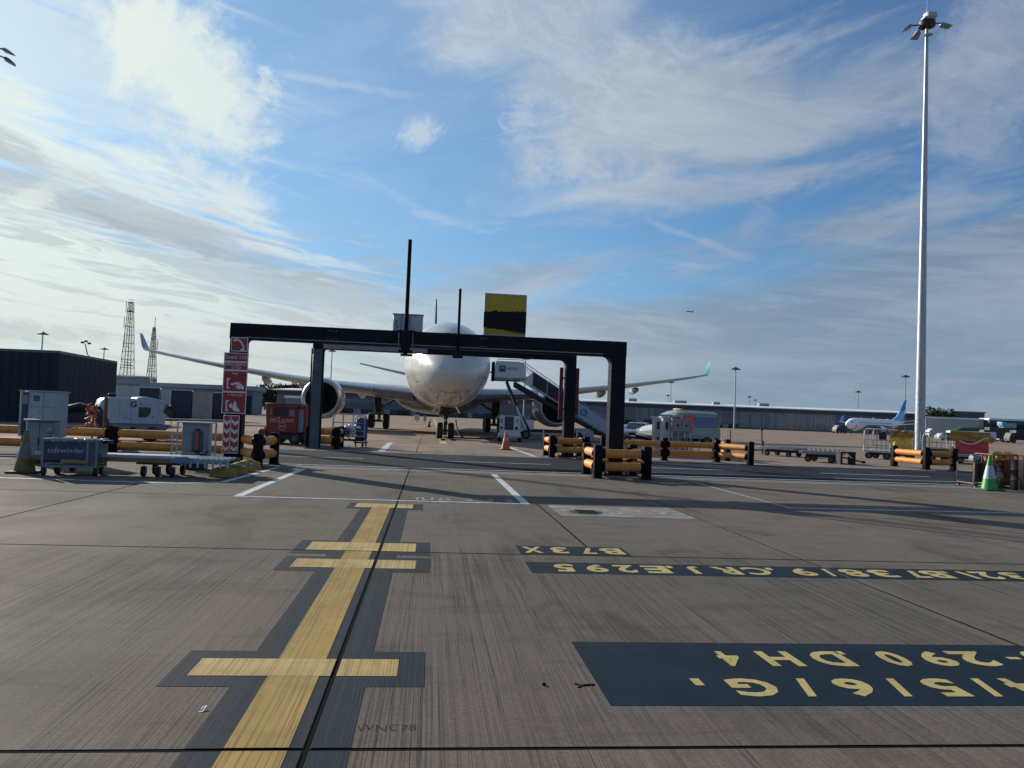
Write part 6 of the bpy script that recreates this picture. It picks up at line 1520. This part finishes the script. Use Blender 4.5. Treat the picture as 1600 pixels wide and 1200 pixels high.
def drape(x0, x1, z0, z1, y, m, par, sag=.06, n=18, mm=10, name='tarpaulin', seed=1, top=None, taper=0):
    rr = random.Random(seed); ph = [rr.random()*6 for _ in range(6)]
    rings = []
    for j in range(mm+1):
        v = j/mm; row = []
        for i in range(n+1):
            u = i/n; x = x0+(x1-x0)*(u*(1-taper*v)+taper*v*.5)
            zz = z0+(z1-z0)*v+(top(u)*v if top else 0); d_ = sag*(math.sin(u*9+ph[0]+v*2)*.5+math.sin(u*17+ph[1]-v*5)*.3+math.sin(v*11+ph[2]+u*6)*.3)
            row.append((x, y+d_, zz))
        rings.append(row)
    back = [[(a, b+.02, c) for a, b, c in r_] for r_ in rings]
    mb = MB().loft(rings, 0, False, True, False).loft(back, 0, False, True, False)
    return obj(name, mb, m, par)
ty = drape(.05, w-.05, .50, 1.30, -.08, TY, t, .10, seed=3); drape(.0, w+.02, 1.26, 1.66, -.12, TB, t, .10, name='tarpaulin_top', seed=5, top=lambda u: -.12*abs(u-.5))
obj('tarpaulin_side', MB().loft([[(w-.02, y_, z) for y_ in (0, .5, 1.0, 1.45)] for z in (.5, 1.0, 1.6)], 0, False, True, False), TY, t)
t, w = cage('bare baggage trolley frame with curved tubes right behind the short barrier', 1450, 1492, 42.4, 42, 1.60)
obj('load', MB().box((w*.45, .6, .60), (1.0, .7, .22), 0, .1, .03).box((w*.75, .5, .58), (.5, .5, .18), 0, .5, .03), mat('brown_load', (.10, .055, .04), .7, var=.3, vs=6), t)
t, w = cage('baggage trolley with red tarpaulin and brown top flap, rightmost of the row', 1492, 1546, 41.6, 41.0, 1.68)
drape(.02, w-.04, .50, 1.30, -.09, TR, t, .05, seed=8)
drape(-.25, w+.05, 1.20, 1.74, -.14, TB, t, .10, name='tarpaulin_top', seed=9, top=lambda u: -.06*u)
mb = MB(); pts = [(.05+(w-.1)*u, -.17, 1.32-.30*math.sin(math.pi*min(1, u*1.15))+.08*u) for u in [k/12 for k in range(13)]]
obj('piping', mb.tube(pts, .035, 6), mat('cream_piping', (.8, .65, .5), .5), t)
obj('corner_flap', MB().add([(w+.02, -.1, 1.55), (w+.38, .1, 1.30), (w+.02, -.05, 1.10), (w+.03, -.07, 1.55), (w+.39, .13, 1.30), (w+.03, -.02, 1.10)], [(0, 1, 2), (5, 4, 3)]), TB, t)
for px, lab in ((1442, 'white striped marker pin just right of the mast foot, left of two'), (1446, 'dark striped marker pin just right of the mast foot, right of two')):
    p = at(px, 0, 40); solo('marker_pin', lab, 'post', MB().cyl((0, 0, 0), (0, 0, 1.42), .035, n=8).cyl((0, 0, 0), (0, 0, .05), .12, n=10), OFFW if px == 1442 else DARKM, (p[0], p[1], 0))
# hose trolley at the right edge
p = G(1522, 762)
t = thing('hose_trolley', 'tube framed trolley packed with orange hoses and gear at the right edge', 'trolley', (p[0], p[1], 0), R(-6))
f = MB(); WT, DT, HT = 1.72, .9, 1.02
RUST = mat('rusty_frame', (.20, .12, .08), .6, .3, var=.35, vs=9)
for y in (0, DT):
    f.tube([(0, y, .05), (0, y, .72), (.05, y, .76), (.45, y, .76)], .018, 6)
    f.cyl((.55, y, .08), (.55, y, HT), .02, n=6).cyl((WT-.25, y, .05), (WT-.25, y, HT), .02, n=6).cyl((.55, y, HT), (WT-.1, y, HT), .02, n=6).cyl((.55, y, .52), (WT-.25, y, .52), .018, n=6)
    f.cyl((0, y, .12), (WT-.2, y, .12), .02, n=6)
for x in (0, .55, WT-.25): f.cyl((x, 0, .12), (x, DT, .12), .018, n=6)
f.cyl((.55, 0, HT), (.55, DT, HT), .018, n=6).cyl((WT-.1, 0, HT), (WT-.1, DT, HT), .018, n=6)
obj('frame', f, RUST, t)
OH = mat('orange_hose', (.62, .30, .09), .5, var=.2, vs=6)
mb = MB()
for k in range(7): r = .13+.03*(k % 3); x = .75+.10*k; mb.tube([(x+r*math.cos(a), .25+.08*(k % 3), .95+r*.7*math.sin(a)) for a in [2*math.pi*j/14 for j in range(15)]], .04, 7)
obj('hose', mb, OH, t)
mb = MB()
for k in range(5): mb.tube([(.62+.18*k, .45, .95), (.60+.18*k, .3, .7), (.7+.17*k, .35, .4), (.62+.18*k, .4, .2)], .075, 8)
obj('hanging_hose', mb, mat('brown_hose', (.36, .15, .05), .6, var=.3, vs=5), t)
obj('back_sheet', MB().box((1.05, .62, .58), (.92, .03, .80)), mat('maroon_sheet', (.09, .035, .03), .6, var=.3, vs=4), t)
obj('red_box', MB().box((1.16, .1, .72), (.26, .2, .34), 0, 0, .02), mat('dull_red_box', (.22, .04, .03), .5), t)
obj('motor', MB().box((.26, .45, .86), (.22, .26, .16), 0, 0, .04).cyl((.16, .45, .90), (.38, .45, .90), .09, n=12), GREYP, t)
obj('canister', MB().cyl((.30, .4, .15), (.30, .4, .82), .10, n=12).cyl((.42, .35, .15), (.42, .35, .78), .05, n=8), BLACK, t)
obj('lower_gear', MB().box((1.1, .4, .22), (.9, .5, .16), 0, 0, .03).cyl((.8, .1, .2), (1.1, .1, .2), .08, n=10), mat('rust_box', (.18, .08, .04), .7, var=.3, vs=6), t)
for x, y in ((.05, 0), (WT-.25, 0), (.05, DT), (WT-.25, DT)): caster(t, x, y, .06, .04, .1)
p = G(1590, 768)
t = thing('black_drum', 'black drum standing at the right edge beside the hose trolley', 'drum', (p[0]+.42, p[1]+.45, 0))
obj('shell', MB().lathe([(.01, 0), (.24, 0), (.25, .03), (.24, .28), (.255, .3), (.24, .33), (.24, .58), (.255, .6), (.24, .63), (.24, .88), (.22, .9), (.01, .9)], 20), BLACKP, t)
solo('floor_bracket', 'low pale metal bracket lying on the concrete at the right edge', 'bracket', MB().tube([(0, 0, .05), (.1, -.1, .03), (.5, -.12, .03)], .025, 6), GALV_D, (p[0]-.1, p[1]-.15, 0))

# ------------------------------------------------------------------ white airliner parked far right
D = 262; a = at(1322, 0, D-9); b = at(1412, 0, D+9)
def small_airliner(a, b, label, sc=1.0):
    L = math.hypot(b[0]-a[0], b[1]-a[1]); an = math.atan2(b[1]-a[1], b[0]-a[0])
    t = thing('airliner', label, 'airliner', (a[0], a[1], 0), an)
    Wt = mat('far_airliner_white', (.95, .95, .93), .35, var=.03, vs=.3)
    m = MB(); rings = []
    tab = [(0, .02, 3.0), (.4, .55, 3.0), (1.2, 1.1, 3.05), (2.6, 1.65, 3.15), (4.2, 1.88, 3.2), (L*.62, 1.88, 3.2), (L*.75, 1.65, 3.45), (L*.88, 1.0, 4.0), (L, .2, 4.4)]
    for x, r, z in tab: rings.append([(x, math.cos(2*math.pi*k/24)*r, z+math.sin(2*math.pi*k/24)*r*1.03) for k in range(24)])
    fu = obj('fuselage', m.loft(rings, 0, True), Wt, t)
    obj('belly', MB().loft([[(x, math.cos(math.pi+math.pi*k/12)*r, 3.1+math.sin(math.pi+math.pi*k/12)*r*1.03) for k in range(13)] for x, r in ((3, 1.72), (L*.4, 2.0), (L*.62, 1.95), (L*.72, 1.6))], 0, False, True, False), mat('far_airliner_grey', (.25, .27, .29), .4), fu)
    obj('tail_fin', MB().prism([(L*.78, 5.0), (L*.86, 6.4), (L*.92, 8.4), (L*1.0, 8.4), (L*.985, 4.9)], -.18, .18), mat('light_blue_tail', (.18, .55, .85), .4), t)
    obj('tail_fin', MB().prism([(L*.92, 8.4), (L*.985, 11.3), (L*1.01, 12.3), (L*1.04, 12.3), (L*1.0, 8.4)], -.16, .16), mat('blue_tail', (.03, .20, .65), .4), t)
    w = MB()
    w.loft([[(x+q, y, z+h) for q, h in ((0, 0), (c*.3, .25), (c, .05), (c*.3, -.15))] for x, y, z, c in ((L*.34, -1.6, 2.4, 6.2), (L*.42, -6, 2.9, 3.6), (L*.50, -14, 3.9, 1.6))], 0, True, False)
    w.loft([[(x+q, y, z+h) for q, h in ((0, 0), (c*.3, .25), (c, .05), (c*.3, -.15))] for x, y, z, c in ((L*.34, 1.6, 2.4, 6.2), (L*.42, 6, 2.9, 3.6), (L*.50, 14, 3.9, 1.6))], 0, True, False)
    obj('wing', w, mat('far_airliner_grey', (.25, .27, .29), .4), t)
    for sy in (-1, 1):
        obj('engine', MB().lathe([(.75, 0), (.85, .2), (.95, 1.2), (.7, 2.8), (.4, 3.3)], 20, 0, (L*.33, sy*4.9, 1.75), 'X').cyl((L*.335, sy*4.9, 1.75), (L*.345, sy*4.9, 1.75), .74, n=20, mi=1), [Wt, GLASS], t)
        obj('winglet', MB().prism([(L*.52, 3.9), (L*.56, 6.0), (L*.59, 6.1), (L*.58, 3.9)], sy*14-.1, sy*14+.1), mat('blue_tail', (.03, .20, .65), .4), t)
        obj('tailplane', MB().loft([[(x+q, y, z+h) for q, h in ((0, 0), (c*.3, .12), (c, 0), (c*.3, -.1))] for x, y, z, c in ((L*.88, sy*.6, 4.6, 3.0), (L*.97, sy*6, 5.3, 1.4))], 0, True, False), Wt, t)
    wn = MB().box((0, 0, 0), (.24, .05, .34)).mesh('window', GLASS)
    for k in range(22):
        for sy in (-1,): obj('window', wn, GLASS, fu, (4.5+k*(L*.6-4)/22*1.15, sy*1.885, 3.75))
    obj('cockpit_window', MB().box((1.6, -.85, 3.75), (.9, .5, .3), 0, -.5).box((1.6, .85, 3.75), (.9, .5, .3), 0, .5), GLASS, fu)
    g = MB().cyl((2.6, -.2, .5), (2.6, -.2, 2), .1, n=6).cyl((2.6, -.35, .35), (2.6, -.15, .35), .35, n=14).cyl((2.6, .15, .35), (2.6, .35, .35), .35, n=14)
    for sy in (-2.8, 2.8): g.cyl((L*.5, sy, .5), (L*.5, sy*.8, 2.2), .14, n=6).cyl((L*.5, sy-.5, .5), (L*.5, sy+.5, .5), .5, n=14)
    obj('landing_gear', g, BLACK, t)
    obj('antenna', MB().box((L*.45, 0, 5.35), (.5, .05, .5)).box((L*.25, 0, 5.3), (.4, .05, .35)), Wt, fu)
    return t
small_airliner(a, b, 'white airliner with a two tone blue tail parked before the terminal at the right')
# service stairs and low vehicles in front of it and at the far right
def blockveh(label, px, D, w, h, m, name='service_truck', cat='truck', cabm=None):
    p = at(px, 0, D); t = thing(name, label, cat, (p[0], p[1], 0), R(random.uniform(-12, 12)))
    obj('body', MB().box((w*.6, 1, h*.55+.2), (w*.78, 2.0, h*.75), 0, 0, .08), m, t)
    obj('cab', MB().prism([(0, .4), (w*.2, .4), (w*.2, h*.8), (w*.07, h*.8), (0, h*.45)], .1, 1.9), cabm or m, t)
    obj('window', MB().prism([(w*.06, h*.5), (w*.18, h*.5), (w*.18, h*.74), (w*.09, h*.74)], .06, .1), GLASS, t)
    wheelsx(t, [(w*.15, .15), (w*.8, .15), (w*.15, 1.85), (w*.8, 1.85)], .42, .25); return t
blockveh('dark service truck in front of the terminal left of the parked airliner', 1307, 235, 4.0, 2.4, NAVY, cabm=DARKM)
blockveh('small pale van in front of the pale hangar just right of the mast', 1452, 250, 4.6, 2.6, OFFW, name='service_van', cat='van')
blockveh('low white flatbed truck standing behind the red tarpaulin trolley', 1468, 150, 11.0, 1.9, WHITE)
blockveh('dark brown airport truck far right in front of the dark blue hangar', 1535, 160, 6.4, 3.0, mat('dark_brown_paint', (.05, .04, .035), .6))
blockveh('black tractor at the right edge in front of the dark blue hangar', 1578, 150, 5.6, 2.5, DARKM)
t = blockveh('light blue high lift truck between the two dark trucks far right', 1562, 170, 3.2, 3.0, mat('light_blue_truck', (.12, .34, .46), .45))
obj('lift_box', MB().box((2.2, 1, 3.6), (2.8, 1.8, 1.0), 0, .0, .05).box((.9, 1, 3.9), (1.0, 1.4, .9), 0, .3, .05), mat('light_blue_truck', (.12, .34, .46), .45), t)
g_ = at(1512, 0, 210)
mb = MB(); rings = []
for x, h in ((-6.5, .4), (-5, 2.0), (-2, 3.0), (2, 3.2), (5, 2.8), (6.5, 1.1)): rings.append([(x, -2.5, 0), (x, -2.2, h*.6), (x, -1.0, h), (x, 1.0, h), (x, 2.2, h*.6), (x, 2.5, 0)])
solo('covered_stack', 'long dark green covered stack in front of the pale hangar at the right', 'stack', mb.loft(rings, 0, True), mat('dark_green_cover', (.045, .075, .055), .7, var=.2, vs=.3), (g_[0], g_[1], 0), R(-8))
g_ = at(1470, 0, 255)
small = [(1474, 'pale ground vehicle', 3), ]
# distant airliner in the sky
p = at(1078, 487, 3500)
t = thing('flying_airliner', 'tiny dark airliner flying low in the distance above the right wing tip', 'airliner', p, R(10))
obj('fuselage', MB().lathe([(.1, -17), (2, -14), (2.1, 12), (.3, 19)], 10, 0, (0, 0, 0), 'X'), DARKM, t)
obj('wing', MB().add([(-3, -15, 0), (5, 0, 0), (-3, 15, 0), (-6, 0, 0), (-3, -15, .4), (5, 0, .4), (-3, 15, .4), (-6, 0, .4)], [(0, 1, 2, 3), (7, 6, 5, 4)]), DARKM, t)
obj('tail_fin', MB().prism([(12, 1), (17, 7), (19, 7), (18, 1)], -.2, .2), DARKM, t)
